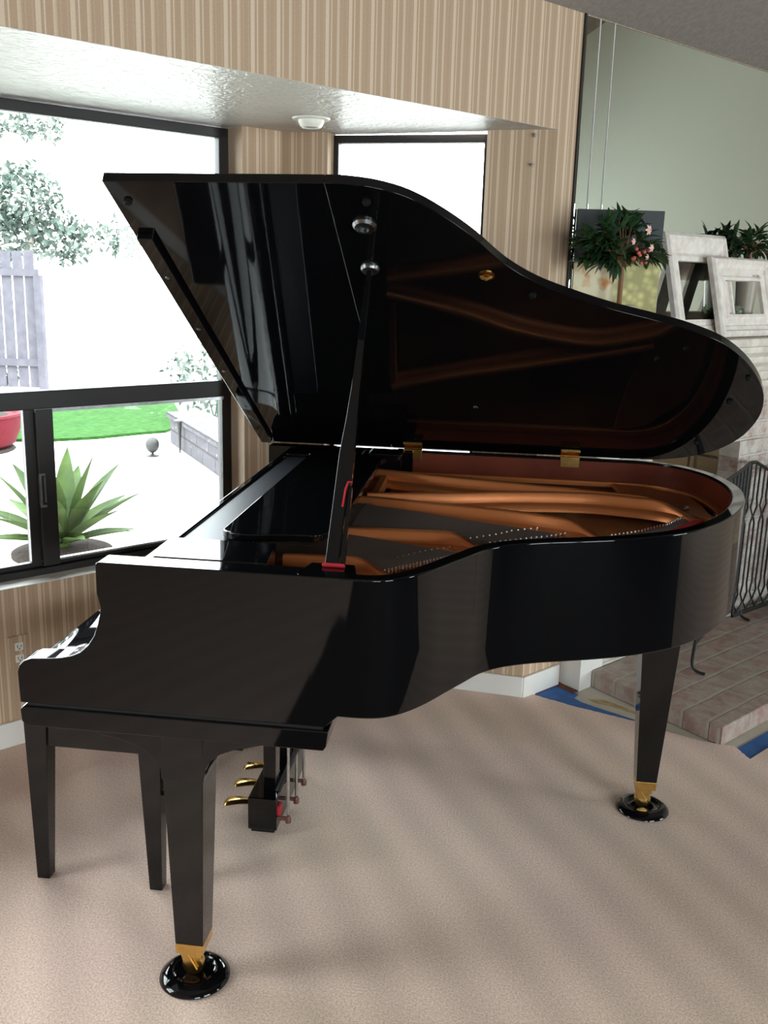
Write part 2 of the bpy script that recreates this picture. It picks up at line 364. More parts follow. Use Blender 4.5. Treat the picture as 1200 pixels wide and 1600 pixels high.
def thing(name, label, cat, Mw, group=None):
    o = bpy.data.objects.new(name, None); o.empty_display_size = 0.1
    o['label'] = label; o['category'] = cat
    if group: o['group'] = group
    return finish(o, name, None, Mw if isinstance(Mw, Matrix) else Matrix.Translation(Mw))
def tag(o, label, cat, group=None, kind=None):
    o['label'] = label; o['category'] = cat
    if group: o['group'] = group
    if kind: o['kind'] = kind
    return o
def copy_at(o, Mw, parent=None):
    c = o.copy(); return finish(c, o.name, parent, Mw)
def tree_copy(root, Mw, label=None):
    r = root.copy(); finish(r, root.name, None, Mw)
    if label: r['label'] = label
    D = Mw @ ORG[root.name].inverted()
    def rec(a, b):
        for ch in list(a.children):
            c = ch.copy(); finish(c, ch.name, b, D @ ORG[ch.name]); rec(ch, c)
    rec(root, r)
    return r
def catmull(P, k=6):
    out = []
    n = len(P)
    for i in range(n - 1):
        p0 = Vector(P[max(i - 1, 0)]); p1 = Vector(P[i]); p2 = Vector(P[i + 1]); p3 = Vector(P[min(i + 2, n - 1)])
        for j in range(k):
            t = j / k
            out.append(tuple(0.5 * ((2 * p1) + (-p0 + p2) * t + (2 * p0 - 5 * p1 + 4 * p2 - p3) * t * t + (-p0 + 3 * p1 - 3 * p2 + p3) * t ** 3)))
    out.append(tuple(P[-1])); return out
def offset(P, d):
    out = []
    for i in range(len(P)):
        a = Vector(P[max(i - 1, 0)]); b = Vector(P[min(i + 1, len(P) - 1)]); t = (b - a).normalized()
        out.append((P[i][0] - t.y * d, P[i][1] + t.x * d))
    return out

# ------------------------------------------------------------ the room shell
CEIL = 2.44; SOF = 2.065
def struct(b, name, m, parent=None, **k):
    o = build(b, name, m, parent, **k)
    if parent is None: o['kind'] = 'structure'
    return o
ULEFT, URIGHT, VBACK = -5.2, 4.4, -5.6
# subfloor slab (bare concrete shows beside the hearth)
struct(B(FW).box(ULEFT - .2, URIGHT + .2, VBACK - .2, 1.0, -0.12, -0.008), 'floor', 'subfloor', smooth=0)
# carpet: its edge is cut back around the hearth
cut = [(0.10, 3.60), (0.176, 3.55), (0.326, 3.472), (0.539, 3.385), (0.65, 3.317), (0.775, 3.262), (0.862, 3.249), (0.895, 3.158)]
rr = random.Random(3); fr = []
for a, b_ in zip(cut[:-1], cut[1:]):
    n = max(2, int((Vector(b_) - Vector(a)).length / 0.012))
    for i in range(n):
        t = i / n; fr.append((a[0] + (b_[0] - a[0]) * t + rr.uniform(-.002, .002), a[1] + (b_[1] - a[1]) * t + rr.uniform(-.002, .002)))
fr.append(cut[-1])
far = (W(3.6, -0.75)[0], W(3.6, -0.75)[1])
e1 = FD @ Vector((0, -.002, 0)); crn = FD @ Vector((-1.008, 0, 0))
poly = [tuple(W(ULEFT, VBACK)[:2]), tuple(W(URIGHT, VBACK)[:2]), tuple(W(URIGHT, -0.55)[:2]), far] + fr[::-1] + \
       [tuple((FD @ Vector((0, -.002, 0)))[:2]), tuple(crn[:2]), tuple(W(-3.2, .80)[:2]), tuple(W(-3.9, 0)[:2]), tuple(W(ULEFT, 0)[:2])]
struct(B().prism([(-.72, 1.2), (-.72, -3.6), (3.2, -3.6), (6.0, 2.2), (1.9, 2.3), (1.15, 1.3)], .0002, .003), 'floor', 'added_darkfloor', smooth=0)  # unseen dark sheet added behind the camera to darken the piano's reflections
b = B().prism(poly, -0.008, 0.0)
o = build(b, 'carpet', 'carpet', smooth=0); tag(o, 'beige pinkish wall-to-wall cut pile carpet with faint paler and darker streaks under the piano', 'carpet')

# main wall above and beside the bay (paper), wall behind the mirror and chimney
struct(B(FW).box(ULEFT, URIGHT, 0.0, 0.12, SOF, CEIL + .05), 'wall_back', 'paper', smooth=0)
struct(B(FW).box(-0.04, .56, 0.0, 0.12, -0.12, SOF).box(.56, 1.235, 0, .12, .91, SOF).box(1.235, URIGHT, 0, .12, -.12, SOF), 'wall_back_right', 'paper', smooth=0)
struct(B(FW).box(ULEFT, -3.9, 0.0, 0.12, .0003, SOF), 'wall_back_left', 'paper', smooth=0)
BV = 0.805
# bay back wall with its window opening, s is measured from the bay corner
S0 = -0.628
def bu(s): return S0 + s
WL = -2.35   # left end of the big window
b = B(FW).box(bu(-2.6), bu(0.02), BV, BV + .14, .0003, 0.547)
b.box(bu(-0.146), bu(0.02), BV, BV + .14, 0.547, SOF).box(bu(-2.6), bu(WL), BV, BV + .14, 0.547, SOF)
struct(b, 'wall_bay', 'paper', smooth=0)
# bay right angled wall: opening s -0.815 .. -0.24
b = B(FD).box(-1.02, 0.0, 0.0, 0.13, .0003, 0.547)
b.box(-1.02, -0.815, 0, 0.13, 0.547, SOF).box(-0.24, 0.0, 0, 0.13, 0.547, SOF)
struct(b, 'wall_bay_right', 'paper', smooth=0)
# bay left angled wall (mirror image) in its own frame
LA = Vector((bu(-2.6), BV)); LB = Vector((-3.9, 0.0)); ld = (LB - LA); ll = ld.length
FL = FW @ Matrix.Translation((LA.x, LA.y, 0)) @ Matrix.Rotation(math.atan2(ld.y, ld.x), 4, 'Z')
b = B(FL).box(0, ll, -0.13, 0, .0003, 0.547).box(0, 0.15, -0.13, 0, .547, SOF).box(ll - 0.15, ll, -0.13, 0, .547, SOF)
struct(b, 'wall_bay_left', 'paper', smooth=0)
# bay soffit
crl = [(-0.04, 0.001), (S0 + .05, BV + .2), (bu(-2.6), BV + .2), (-3.95, 0.001)]
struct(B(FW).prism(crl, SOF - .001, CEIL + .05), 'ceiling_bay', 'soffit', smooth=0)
# vaulted ceiling of the room
RV = -2.9; RZ = CEIL + 0.47 * 2.9
prof = [(0.12, CEIL), (0.0, CEIL), (RV, RZ), (VBACK, CEIL + .3), (VBACK, CEIL + .5), (RV, RZ + .2), (0.12, CEIL + .2)]
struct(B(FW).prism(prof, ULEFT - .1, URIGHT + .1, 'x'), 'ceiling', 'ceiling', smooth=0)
struct(B(FW).box(ULEFT - .1, ULEFT, VBACK, 0.1, .0003, 4.0), 'wall_left', 'plaster', smooth=0)
struct(B(FW).box(URIGHT, URIGHT + .1, VBACK, 0.1, .0003, 4.0), 'wall_right', 'greenwall', smooth=0)
wf = B(FW); FILL_GAPS = [(-5.0, -3.3), (-2.3, -.6), (2.0, 4.1)]  # openings for unseen windows, added to brighten the room from behind
ux = ULEFT
for a_, c_ in FILL_GAPS:
    wf.box(ux, a_, VBACK - .1, VBACK, .0003, 3.2).box(a_, c_, VBACK - .1, VBACK, .0003, .15).box(a_, c_, VBACK - .1, VBACK, 2.3, 3.2); ux = c_
wf.box(ux, URIGHT, VBACK - .1, VBACK, .0003, 3.2)
struct(wf, 'wall_front', 'panel', smooth=0)  # dark so that the lacquer mirrors little
for a_, c_ in FILL_GAPS:
    wn = bpy.data.objects.new('added_fill_window', None); wn['kind'] = 'structure'; finish(wn, 'added_fill_window', None, FW @ Matrix.Translation(((a_ + c_) / 2, VBACK, .15)))
    b = B(FW).box(a_, a_ + .05, VBACK - .07, VBACK - .03, .15, 2.3).box(c_ - .05, c_, VBACK - .07, VBACK - .03, .15, 2.3).box(a_, c_, VBACK - .07, VBACK - .03, .15, .21).box(a_, c_, VBACK - .07, VBACK - .03, 2.25, 2.3).box((a_ + c_) / 2 - .03, (a_ + c_) / 2 + .03, VBACK - .07, VBACK - .03, .15, 2.3)
    build(b, 'window_frame', 'frame', wn)
    build(B(FW).box(a_ + .05, c_ - .05, VBACK - .052, VBACK - .048, .2, 2.26), 'pane', 'glass', wn, smooth=0)
    portal('window_portal', FW @ Matrix.Translation(((a_ + c_) / 2, VBACK - .12, 1.22)) @ Matrix.Rotation(R(90), 4, 'X'), c_ - a_, 2.1)
# baseboards
def board_profile(): return
struct(B(FD).box(-1.0, 0.004, -0.014, 0, 0, 0.083), 'baseboard_bay_right', 'white', smooth=0, bevel=.004)
struct(B(FW).box(bu(-2.6), bu(-0.012), BV - .014, BV, 0, 0.088), 'baseboard_bay', 'white', smooth=0, bevel=.004)
struct(B(FW).box(-0.045, 0.172, -0.014, 0, -0.008, 0.083), 'baseboard_back', 'white', smooth=0, bevel=.004)
# white ledges of the window openings
struct(B(FW).box(bu(WL), bu(-0.146), BV + .001, BV + .10, 0.545, 0.549), 'trim_1', 'white', smooth=0)
struct(B(FD).box(-0.815, -0.24, 0.001, 0.08, 0.545, 0.549), 'trim_2', 'white', smooth=0)

# windows: one large picture window over two sliding lights, one tall narrow window
w1 = bpy.data.objects.new('window_1', None); w1['kind'] = 'structure'; finish(w1, 'window_1', None, FW @ Matrix.Translation((bu(-1.2), BV + .1, .55)))
v0, v1 = BV + .09, BV + .125
b = B(FW)
b.box(bu(-0.184), bu(-0.1415), v0, v1, .547, 2.06).box(bu(WL), bu(WL + .042), v0, v1, .547, 2.06)
b.box(bu(WL), bu(-.1415), v0, v1, 2.028, 2.062).box(bu(WL), bu(-.1415), v0 - .004, v1, 1.112, 1.172)
b.box(bu(WL), bu(-.1415), v0 - .012, v1, .547, .572).box(bu(WL), bu(-.1415), v0 + .008, v1, .572, .590)
build(b, 'window_frame', 'frame', w1, bevel=.003)
b = B(FW).box(bu(-.905), bu(-.845), v0 - .012, v0 + .012, .575, 1.113)
build(b, 'sash_stile', 'frame', w1, bevel=.004)
b = B(FW).box(bu(-.937), bu(-.903), v0 + .006, v1, .575, 1.113)
build(b, 'fixed_stile', 'frame', w1, bevel=.003)
b = B(FW).box(bu(-.905), bu(-.184), v0 - .006, v0 + .010, .590, .597).box(bu(-.905), bu(-.184), v0 - .01, v0 + .010, 1.102, 1.113)
build(b, 'track', 'steel', w1)
b = B(FW).box(bu(-.906), bu(-.886), v0 - .016, v0 - .011, .79, .895)
lat = build(b, 'latch', 'frame', w1, bevel=.002)
b = B(FW).box(bu(-.907), bu(-.902), v0 - .026, v0 - .012, .79, .895).box(bu(-.907), bu(-.886), v0 - .022, v0 - .015, .785, .792).box(bu(-.907), bu(-.886), v0 - .022, v0 - .015, .893, .90).box(bu(-.890), bu(-.886), v0 - .02, v0 - .012, .80, .89)
build(b, 'latch_handle', 'steel', lat)
for (a0, a1, z0, z1) in ((WL + .04, -.18, 1.17, 2.03), (WL + .04, -.937, .575, 1.113), (-.905, -.18, .590, 1.113)):
    build(B(FW).box(bu(a0), bu(a1), v0 + .014, v0 + .018, z0, z1), 'pane', 'glass', w1, smooth=0)
w2 = bpy.data.objects.new('window_2', None); w2['kind'] = 'structure'; finish(w2, 'window_2', None, FD @ Matrix.Translation((-.53, .08, .55)))
b = B(FD).box(-.815, -.796, .07, .11, .547, 2.06).box(-.260, -.24, .07, .11, .547, 2.06).box(-.815, -.24, .07, .11, 2.034, 2.062).box(-.815, -.24, .07, .11, .547, .59).box(-.815, -.24, .07, .11, 1.112, 1.172)
build(b, 'window_frame', 'frame', w2, bevel=.003)
for z0, z1 in ((.59, 1.112), (1.172, 2.034)):
    build(B(FD).box(-.797, -.259, .088, .092, z0, z1), 'pane', 'glass', w2, smooth=0)
w3 = bpy.data.objects.new('window_3', None); w3['kind'] = 'structure'; finish(w3, 'window_3', None, FL @ Matrix.Translation((ll / 2, -.08, .55)))
b = B(FL).box(.15, .17, -.11, -.07, .547, 2.06).box(ll - .17, ll - .15, -.11, -.07, .547, 2.06).box(.15, ll - .15, -.11, -.07, 2.034, 2.062).box(.15, ll - .15, -.11, -.07, .547, .59).box(.15, ll - .15, -.11, -.07, 1.112, 1.172)
build(b, 'window_frame', 'frame', w3)
for z0, z1 in ((.59, 1.112), (1.172, 2.034)):
    build(B(FL).box(.17, ll - .17, -.092, -.088, z0, z1), 'pane', 'glass', w3, smooth=0)
portal('window_portal', FL @ Matrix.Translation((ll / 2, -.14, 1.3)) @ Matrix.Rotation(R(90), 4, 'X'), ll - .3, 1.55)

# ------------------------------------------------------------ the grand piano
PIANO = thing('grand_piano', 'glossy black grand piano with its lid raised, standing on caster cups on the carpet', 'piano', Vector((-0.1, 2.5, 0)))
TOP = 0.998
raw = [(-.36, 1.771), (-.30, 1.771), (-.25, 1.772), (-.208, 1.783), (-.168, 1.815), (-.13, 1.865), (-.095, 1.925), (-.06, 1.985), (-.024, 2.045), (.02, 2.088), (.074, 2.119), (.12, 2.139),
       (.175, 2.158), (.26, 2.190), (.34, 2.229), (.419, 2.280), (.48, 2.336), (.53, 2.40), (.572, 2.465), (.612, 2.545), (.650, 2.645), (.675, 2.745), (.687, 2.85),
       (.683, 2.95), (.662, 3.05), (.625, 3.13), (.572, 3.195), (.51, 3.235), (.44, 3.252), (.36, 3.255), (.2, 3.255), (-.05, 3.255), (-.36, 3.255)]
OUT = catmull(raw, 4)
OUT = [(x, min(y, 3.255)) for x, y in OUT]
INN = offset(OUT, 0.034)
rim = build(B().strip(OUT, INN, .705, TOP), 'rim', 'black', PIANO, bevel=.004)
# inner veneer
A1 = offset(OUT, 0.0335); A2 = offset(OUT, 0.037)
build(B().strip(A1, A2, .88, TOP - .007), 'inner_rim', 'veneer', PIANO)
# a soundboard under everything and a bottom panel
ring = offset(OUT, 0.036)
sbp = [(p[0], p[1]) for p in ring]
build(B().prism(sbp, .878, .886), 'soundboard', 'board', PIANO, smooth=0)
build(B().prism([(p[0], p[1]) for p in offset(OUT, .03)], .71, .725), 'bottom_panel', 'satin', PIANO, smooth=0)
# side cheeks with the scrolled front
prof = [(-.30, .706), (-.326, .680), (-.975, .680), (-.977, .748), (-.973, .764), (-.962, .775), (-.945, .7805), (-.90, .784), (-.880, .787), (-.858, .793), (-.838, .803), (-.820, .820), (-.806, .842), (-.797, .868),
        (-.791, .892), (-.790, .904), (-.793, .918), (-.797, .932), (-.797, TOP - .004), (-.793, TOP), (-.30, TOP)]
def cheek(y0, y1):
    return build(B().prism(prof, y0, y1, 'y'), 'cheek', 'black', PIANO, bevel=.003)
cheek(1.771, 1.83); cheek(3.195, 3.255)
# key bed with moulding
kb = [(-.975, .634), (-.328, .634), (-.322, .640), (-.300, .700), (-.326, .672), (-.975, .672)]
kb = [(-.962, .630), (-.328, .630), (-.322, .640), (-.318, .674), (-.968, .674), (-.974, .668), (-.972, .640)]
build(B().prism(kb, 1.766, 3.260, 'y'), 'key_bed', 'black', PIANO, bevel=.003)
build(B().prism([(-.960, .672), (-.33, .672), (-.33, .683), (-.960, .683)], 1.774, 3.25, 'y'), 'key_bed_cove', 'satin', PIANO)
# solid body behind the fall board: key block floor
build(B().box(-.95, -.34, 1.83, 3.195, .683, .74), 'key_frame', 'satin', PIANO)
# fall board closed over the keys
fb = [(-.953, .70), (-.955, .748), (-.950, .764), (-.938, .7745), (-.905, .779), (-.882, .782), (-.856, .789), (-.834, .799), (-.815, .815), (-.800, .838), (-.790, .866), (-.784, .900), (-.783, .932),
      (-.776, .946), (-.762, .950), (-.745, .946), (-.742, .70)]
build(B().prism(fb, 1.8315, 3.1935, 'y'), 'fallboard', 'black', PIANO, bevel=0)
# front rail, shelf, block and music desk
build(B().box(-.722, -.7005, 1.8315, 3.1935, .70, .994), 'front_rail', 'black', PIANO, bevel=.005)
build(B().box(-.700, -.600, 1.986, 3.049, .960, .988), 'shelf', 'satinshelf', PIANO, bevel=.002)
blk = [(-.700, 1.8315), (-.462, 1.8315), (-.476, 1.985), (-.700, 1.985)]
build(B().prism(blk, .90, .9995), 'desk_block', 'black', PIANO, bevel=.004)
blk2 = [(-.700, 3.05), (-.46, 3.05), (-.46, 3.1935), (-.700, 3.1935)]
build(B().prism(blk2, .90, .9995), 'desk_block', 'black', PIANO, bevel=.004)
desk = catmull([(-.615, 2.045), (-.600, 2.026), (-.560, 2.012), (-.500, 2.022), (-.440, 2.034), (-.405, 2.036), (-.385, 2.060), (-.378, 2.10), (-.372, 2.20), (-.372, 2.60), (-.378, 2.95), (-.385, 3.02), (-.60, 3.03), (-.615, 3.02)], 3)
dk = build(B().prism(desk, .990, 1.008), 'music_desk', 'black', PIANO, bevel=.004)
# prop block under the lid end at the hinge side
build(B().box(-.44, -.33, 3.12, 3.22, .93, 1.0), 'hinge_block', 'black', PIANO, bevel=.003)

# cast-iron plate
plate = B()
plate.prism([(-.66, 1.84), (-.36, 1.84), (-.36, 3.19), (-.66, 3.19)], .915, .930)
ri0 = [p for p in offset(OUT, 0.0372)]; ri1 = [p for p in offset(OUT, 0.062)]
plate.strip(ri0, ri1, .912, .929)
tail0 = [p for p, q in zip(ri0, OUT) if q[0] > .40]; tail1 = [p for p, q in zip(offset(OUT, .12), OUT) if q[0] > .40]
PL = build(plate, 'iron_plate', 'copperpaint', PIANO, bevel=.002)
# webs between the struts at the front
def strut(path, w=.022, fil=.020, zb=.915):
    """path of (x, y, ztop): upright rib with a rounded foot"""
    b = B(); n = len(path); base = 0
    for i, (x, y, zt) in enumerate(path):
        a = Vector(path[max(i - 1, 0)][:2]); c = Vector(path[min(i + 1, n - 1)][:2]); t = (c - a).normalized(); nn = Vector((-t.y, t.x))
        h = max(zt - zb, .004)
        f = min(fil, h * .6)
        sec = [(-w / 2 - f, zb - .004), (-w / 2 - f * .9, zb + f * .45), (-w / 2 - f * .45, zb + f * .85), (-w / 2 - .001, zb + f), (-w / 2, zb + h - .004), (-w / 2 + .004, zb + h)]
        sec = sec + [(-q[0], q[1]) for q in sec[::-1]]
        b.v += [Vector((x + nn.x * q[0], y + nn.y * q[0], q[1])) for q in sec]
    m_ = 12
    for i in range(n - 1):
        for k in range(m_):
            q = i * m_; b.f.append((q + k, q + (k + 1) % m_, q + m_ + (k + 1) % m_, q + m_ + k))
    b.f.append(tuple(range(m_))[::-1]); b.f.append(tuple((n - 1) * m_ + k for k in range(m_)))
    return b
def P3(L, k=5): return catmull(L, k)
ST = [
    [(-.46, 3.06, .965), (-.2, 2.985, .965), (.032, 2.934, .965), (.22, 2.89, .965), (.40, 2.845, .965), (.44, 2.835, .955)],
    [(-.38, 2.685, .965), (-.15, 2.742, .965), (.032, 2.804, .965), (.243, 2.838, .965), (.38, 2.815, .965), (.45, 2.793, .964), (.495, 2.765, .950), (.535, 2.735, .933), (.56, 2.72, .929)],
    [(-.42, 2.645, .965), (-.18, 2.60, .965), (.032, 2.559, .965), (.150, 2.515, .965), (.19, 2.500, .960), (.225, 2.485, .945), (.255, 2.470, .932), (.27, 2.465, .929)],
    [(-.45, 2.285, .965), (-.25, 2.293, .965), (-.13, 2.299, .965), (-.10, 2.298, .960), (-.07, 2.294, .945), (-.045, 2.29, .932), (-.035, 2.288, .929)],
    [(-.47, 2.022, .965), (-.38, 2.028, .965), (-.315, 2.032, .965), (-.285, 2.032, .957), (-.26, 2.03, .942), (-.235, 2.028, .931), (-.225, 2.027, .929)],
]
for L in ST:
    build(strut(P3(L)), 'plate_strut', 'copperpaint', PL, smooth=50)
# cross bars (agraffe rails) between the struts
for (xa, ya, xb, yb) in ((-.372, 2.315, -.360, 2.62), (-.365, 2.71, -.372, 3.02), (-.372, 2.05, -.372, 2.27)):
    build(B().prism([(xa - .012, ya), (xa + .010, ya), (xb + .010, yb), (xb - .012, yb)], .915, .950), 'cross_bar', 'copperpaint', PL, bevel=.003)
# plate fillers near the treble
fil = [(-.07, 2.21), (-.11, 2.25), (-.06, 2.295), (.0, 2.30), (.03, 2.26), (.02, 2.16), (-.02, 2.11)]
build(B().prism([(-.12, 2.275), (-.03, 2.30), (.02, 2.255), (.06, 2.19), (.01, 2.14), (-.055, 2.175), (-.09, 2.225)], .912, .929), 'plate_web', 'copperpaint', PL, bevel=.003)
build(B().prism([(.19, 2.49), (.28, 2.475), (.33, 2.44), (.32, 2.29), (.24, 2.23), (.16, 2.24), (.15, 2.38)], .912, .929), 'plate_web', 'copperpaint', PL, bevel=.003)
build(B().prism([(.42, 2.85), (.50, 2.80), (.60, 2.76), (.60, 2.93), (.58, 3.05), (.46, 3.17), (.36, 3.19), (.38, 3.02)], .912, .927), 'plate_web', 'copperpaint', PL, bevel=.003)

def lerp(a, b, t): return (a[0] + (b[0] - a[0]) * t, a[1] + (b[1] - a[1]) * t)
def along(P, t):
    d = [0]
    for a, c in zip(P[:-1], P[1:]): d.append(d[-1] + math.hypot(c[0] - a[0], c[1] - a[1]))
    x = t * d[-1]
    for i in range(len(P) - 1):
        if x <= d[i + 1] or i == len(P) - 2:
            return lerp(P[i], P[i + 1], (x - d[i]) / (d[i + 1] - d[i]))
rowT1 = [(-.283, 2.094), (-.23, 2.142), (-.176, 2.208), (-.115, 2.262)]
rowT2 = [(-.245, 2.040), (-.182, 2.106), (-.114, 2.180), (-.06, 2.225)]
rowM = [(-.069, 2.355), (.002, 2.415), (.034, 2.455), (.10, 2.50)]
rowM2 = [(-.02, 2.325), (.05, 2.375), (.127, 2.425), (.17, 2.46)]
rowB = [(.288, 2.469), (.369, 2.533), (.447, 2.62), (.511, 2.73)]
# strings
b = B()
def string(b, a, c, r=.0009):
    b.tube([a, c], r, 4, caps=False)
for i in range(74):
    t = i / 73; p = along(rowT2, t); string(b, (-.372, 2.055 + .215 * t, .951), (p[0], p[1], .931))
for i in range(84):
    t = i / 83; p = along(rowM2, t); string(b, (-.372, 2.315 + .285 * t, .951), (p[0], p[1], .931))
for i in range(14):
    t = i / 13; string(b, (-.372, 1.90 + .11 * t, .951), (-.29 + .03 * t, 1.92 + .07 * t, .931))
for i in range(60):   # from the tuning pins to the agraffes
    t = i / 59; string(b, (-.56, 2.02 + .6 * t, .945), (-.372, 2.05 + .55 * t, .951))
build(b, 'strings', 'wire', PIANO, smooth=0, kind='stuff')
# felts
def ribbon(P, w, z0, z1, m, name, parent=PIANO):
    P = catmull(P, 4); return build(B().strip(P, offset(P, w), z0, z1), name, m, parent)
ribbon([(-.01, 2.285), (.05, 2.33), (.11, 2.375), (.16, 2.40)], .016, .929, .935, 'felt', 'felt_strip')
ribbon([(.40, 2.475), (.46, 2.545), (.51, 2.62), (.56, 2.70)], .022, .929, .934, 'felt', 'felt_strip')
ribbon([(.28, 2.435), (.37, 2.495), (.455, 2.585), (.52, 2.70)], .030, .927, .931, 'greyfelt', 'felt_strip')
ribbon([(-.07, 2.335), (.002, 2.395), (.06, 2.44), (.10, 2.47)], .018, .900, .915, 'greyfelt', 'felt_strip')
b = B().box(-.47, -.43, 2.06, 2.11, .93, .94); build(b, 'felt_strip', 'felt', PIANO)
# pins: one of each, the rest copies
def hitch():
    return B().lathe([(.0022, 0), (.0022, .011), (.0012, .013)], (0, 0, 0), 8)
p0 = build(hitch(), 'hitch_pin', 'chrome', PL, F=None)
first = True; pins = []
for P, n in ((rowT1, 14), (rowT2, 26), (rowM, 12), (rowM2, 16), (rowB, 26)):
    for i in range(n): pins.append(along(P, i / (n - 1)))
for i, p in enumerate(pins[:94]):
    Mw = Matrix.Translation((p[0], p[1], .926))
    if i == 0:
        p0.matrix_local = ORG[PL.name].inverted() @ Mw; ORG[p0.name] = Mw
    else: copy_at(p0, Mw, PL)
tp = build(B().lathe([(.0034, 0), (.0034, .022), (.0026, .030), (.0016, .031)], (0, 0, 0), 8), 'tuning_pin', 'chrome', PIANO)
k = 0
for r_ in range(4):
    for c_ in range(9):
        Mw = Matrix.Translation((-.640 + c_ * .0125 + (r_ % 2) * .006, 2.035 + r_ * .028, .930))
        if k == 0: tp.matrix_local = ORG[PIANO.name].inverted() @ Mw; ORG[tp.name] = Mw
        else: copy_at(tp, Mw, PIANO)
        k += 1
# bolt heads on the plate
bo = None
for (x, y) in ((.26, 2.86), (.46, 2.90), (-.10, 3.12), (-.02, 2.20), (.25, 2.36), (.54, 2.86)):
    Mw = Matrix.Translation((x, y, .928))
    if bo is None: bo = build(B(Mw).lathe([(.010, 0), (.010, .004), (.006, .009), (.002, .010)], (0, 0, 0), 12), 'plate_bolt', 'steel', PL)
    else: copy_at(bo, Mw, PL)
# end caps at the lid rest
capP = [(.585, 2.70), (.605, 2.72), (.60, 2.745), (.58, 2.73)]
build(B().lathe([(.010, 0), (.010, .006), (.004, .010)], (.598, 2.735, .935), 12), 'plate_bolt', 'chrome', PL)

# lid: plane raised 30 degrees about the hinge on the far side
HY, HZ, PHI = 3.245, 1.004, R(30)
FLID = Matrix.Translation((0, HY, HZ)) @ Matrix.Rotation(-PHI, 4, 'X')   # local y = -d
def lidpt(x, d, n=0): return FLID @ Vector((x, -d, n))
lo = []
for (x, y) in OUT:
    if x > -.378: lo.append((x, y))
edge = offset(lo, -0.012)
lid_poly = [(-.378, -1.487)] + [(x, -(HY - y) if False else (y - HY)) for (x, y) in edge if True]
# replace by measured outline so that it follows the rim with a small overhang
meas = [(-.378, 1.477), (-.337, 1.476), (-.275, 1.463), (-.214, 1.433), (-.153, 1.377), (-.088, 1.298), (-.019, 1.193), (.055, 1.116), (.146, 1.055), (.240, 1.003), (.345, .957), (.433, .914),
        (.523, .850), (.600, .756), (.664, .640), (.706, .525), (.727, .395), (.720, .25), (.685, .138), (.64, .075), (.58, .028), (.51, .0), (.44, -.008)]
mp_ = catmull(meas, 4)
poly = [(x, -d) for x, d in mp_] + [(-.378, .008)]
LID = build(B(FLID).prism(poly, 0.0, 0.021), 'lid', 'black', PIANO, bevel=.0015)
flap = [(-.835, -1.472), (-.3783, -1.477), (-.3783, .008), (-.832, .008)]
FLAP = build(B(FLID).prism(flap, 0.0, 0.021), 'lid_flap', 'black', LID, bevel=.0015)
build(B(FLID).box(-.826, -.789, -1.285, -.02, -.015, 0), 'lid_batten', 'black', FLAP, bevel=.002)
def disc(name, m, x, d, r, h, par, n=20, prof=None):
    pr = prof or [(r, 0), (r, -h * .6), (r * .7, -h)]
    return build(B(FLID @ Matrix.Translation((x, -d, 0))).lathe(pr, (0, 0, 0), n), name, m, par)
CUPP = [(.026, 0.0), (.026, -.004), (.021, -.010), (.012, -.012), (.010, -.004), (.0095, -.003)]
disc('prop_cup', 'dullmetal', -.3135, 1.337, .02, .01, LID, prof=CUPP)
disc('prop_cup', 'dullmetal', -.3215, 1.165, .02, .01, LID, prof=[(q[0] * .85, q[1]) for q in CUPP])
for (x, d) in ((-.803, 1.406), (-.300, 1.42), (.047, 1.065), (.62, .50)):
    disc('rubber_bumper', 'rubber', x, d, .009, .008, LID)
for (x, d) in ((.595, .175), (.63, .66)):
    disc('rubber_bumper', 'rubber', x, d, .007, .008, LID)
# brass pull on the underside
b = B(FLID).lathe([(.019, 0), (.019, -.002), (.014, -.004)], (-.060, -1.146, 0), 20)
b.tube([(-.073, -1.146, -.004), (-.060, -1.146, -.010), (-.047, -1.146, -.004)], [.003, .005, .003], 8)
build(b, 'brass_plate', 'brass', LID)
for d in (1.12, .86, .60, .34):
    build(B(FLID @ Matrix.Translation((-.8075, -d, -.015))).lathe([(.006, 0), (.005, -.0012), (.001, -.0016)], (0, 0, 0), 12), 'batten_screw', 'dullmetal', FLAP)
# hinge line: lower ledge of the spine that carries the hinges
for x0, x1 in ((-.335, -.272), (.190, .252)):
    hg = build(B().box(x0, x1, 3.224, 3.256, .9975, 1.0005).box(x0, x1, 3.215, 3.2195, .968, .9985).box(x0, x1, 3.250, 3.2575, .9985, 1.012), 'hinge', 'brass', PIANO, bevel=.001)
    build(B(FLID).box(x0, x1, -.040, -.006, -.004, .0), 'hinge_leaf', 'brass', hg)
    n = 5
    for i in range(n):
        a = x0 + (x1 - x0) * (i + .04) / n; c = x0 + (x1 - x0) * (i + .96) / n
        build(B().tube([(a, 3.2555, 1.008), (c, 3.2555, 1.008)], .0065, 10), 'hinge_knuckle', 'brass', hg)

# lid prop
pb = Vector((-.322, 1.842, .990)); pt = lidpt(-.3215, 1.165, -.008)
ax = (pt - pb); L_ = ax.length; ax.normalize()
zx = Vector((1, 0, 0)); zx = (zx - ax * zx.dot(ax)).normalized(); yy = ax.cross(zx)
FP = Matrix(((zx.x, yy.x, ax.x, pb.x), (zx.y, yy.y, ax.y, pb.y), (zx.z, yy.z, ax.z, pb.z), (0, 0, 0, 1)))
pk = .285 * L_
pr = [(-.021, .012), (.006, .012), (.008, .25 * L_), (.0140, .27 * L_), (.0140, .36 * L_), (.0095, .55 * L_), (.0055, L_ - .012), (.004, L_ - .004), (-.004, L_ - .004), (-.0065, L_ - .012), (-.0095, .58 * L_), (-.0130, .47 * L_), (-.0185, .36 * L_)]
stick = build(B(FP).prism(pr, -.009, .009, 'y'), 'lid_prop', 'black', PIANO, bevel=.0015)
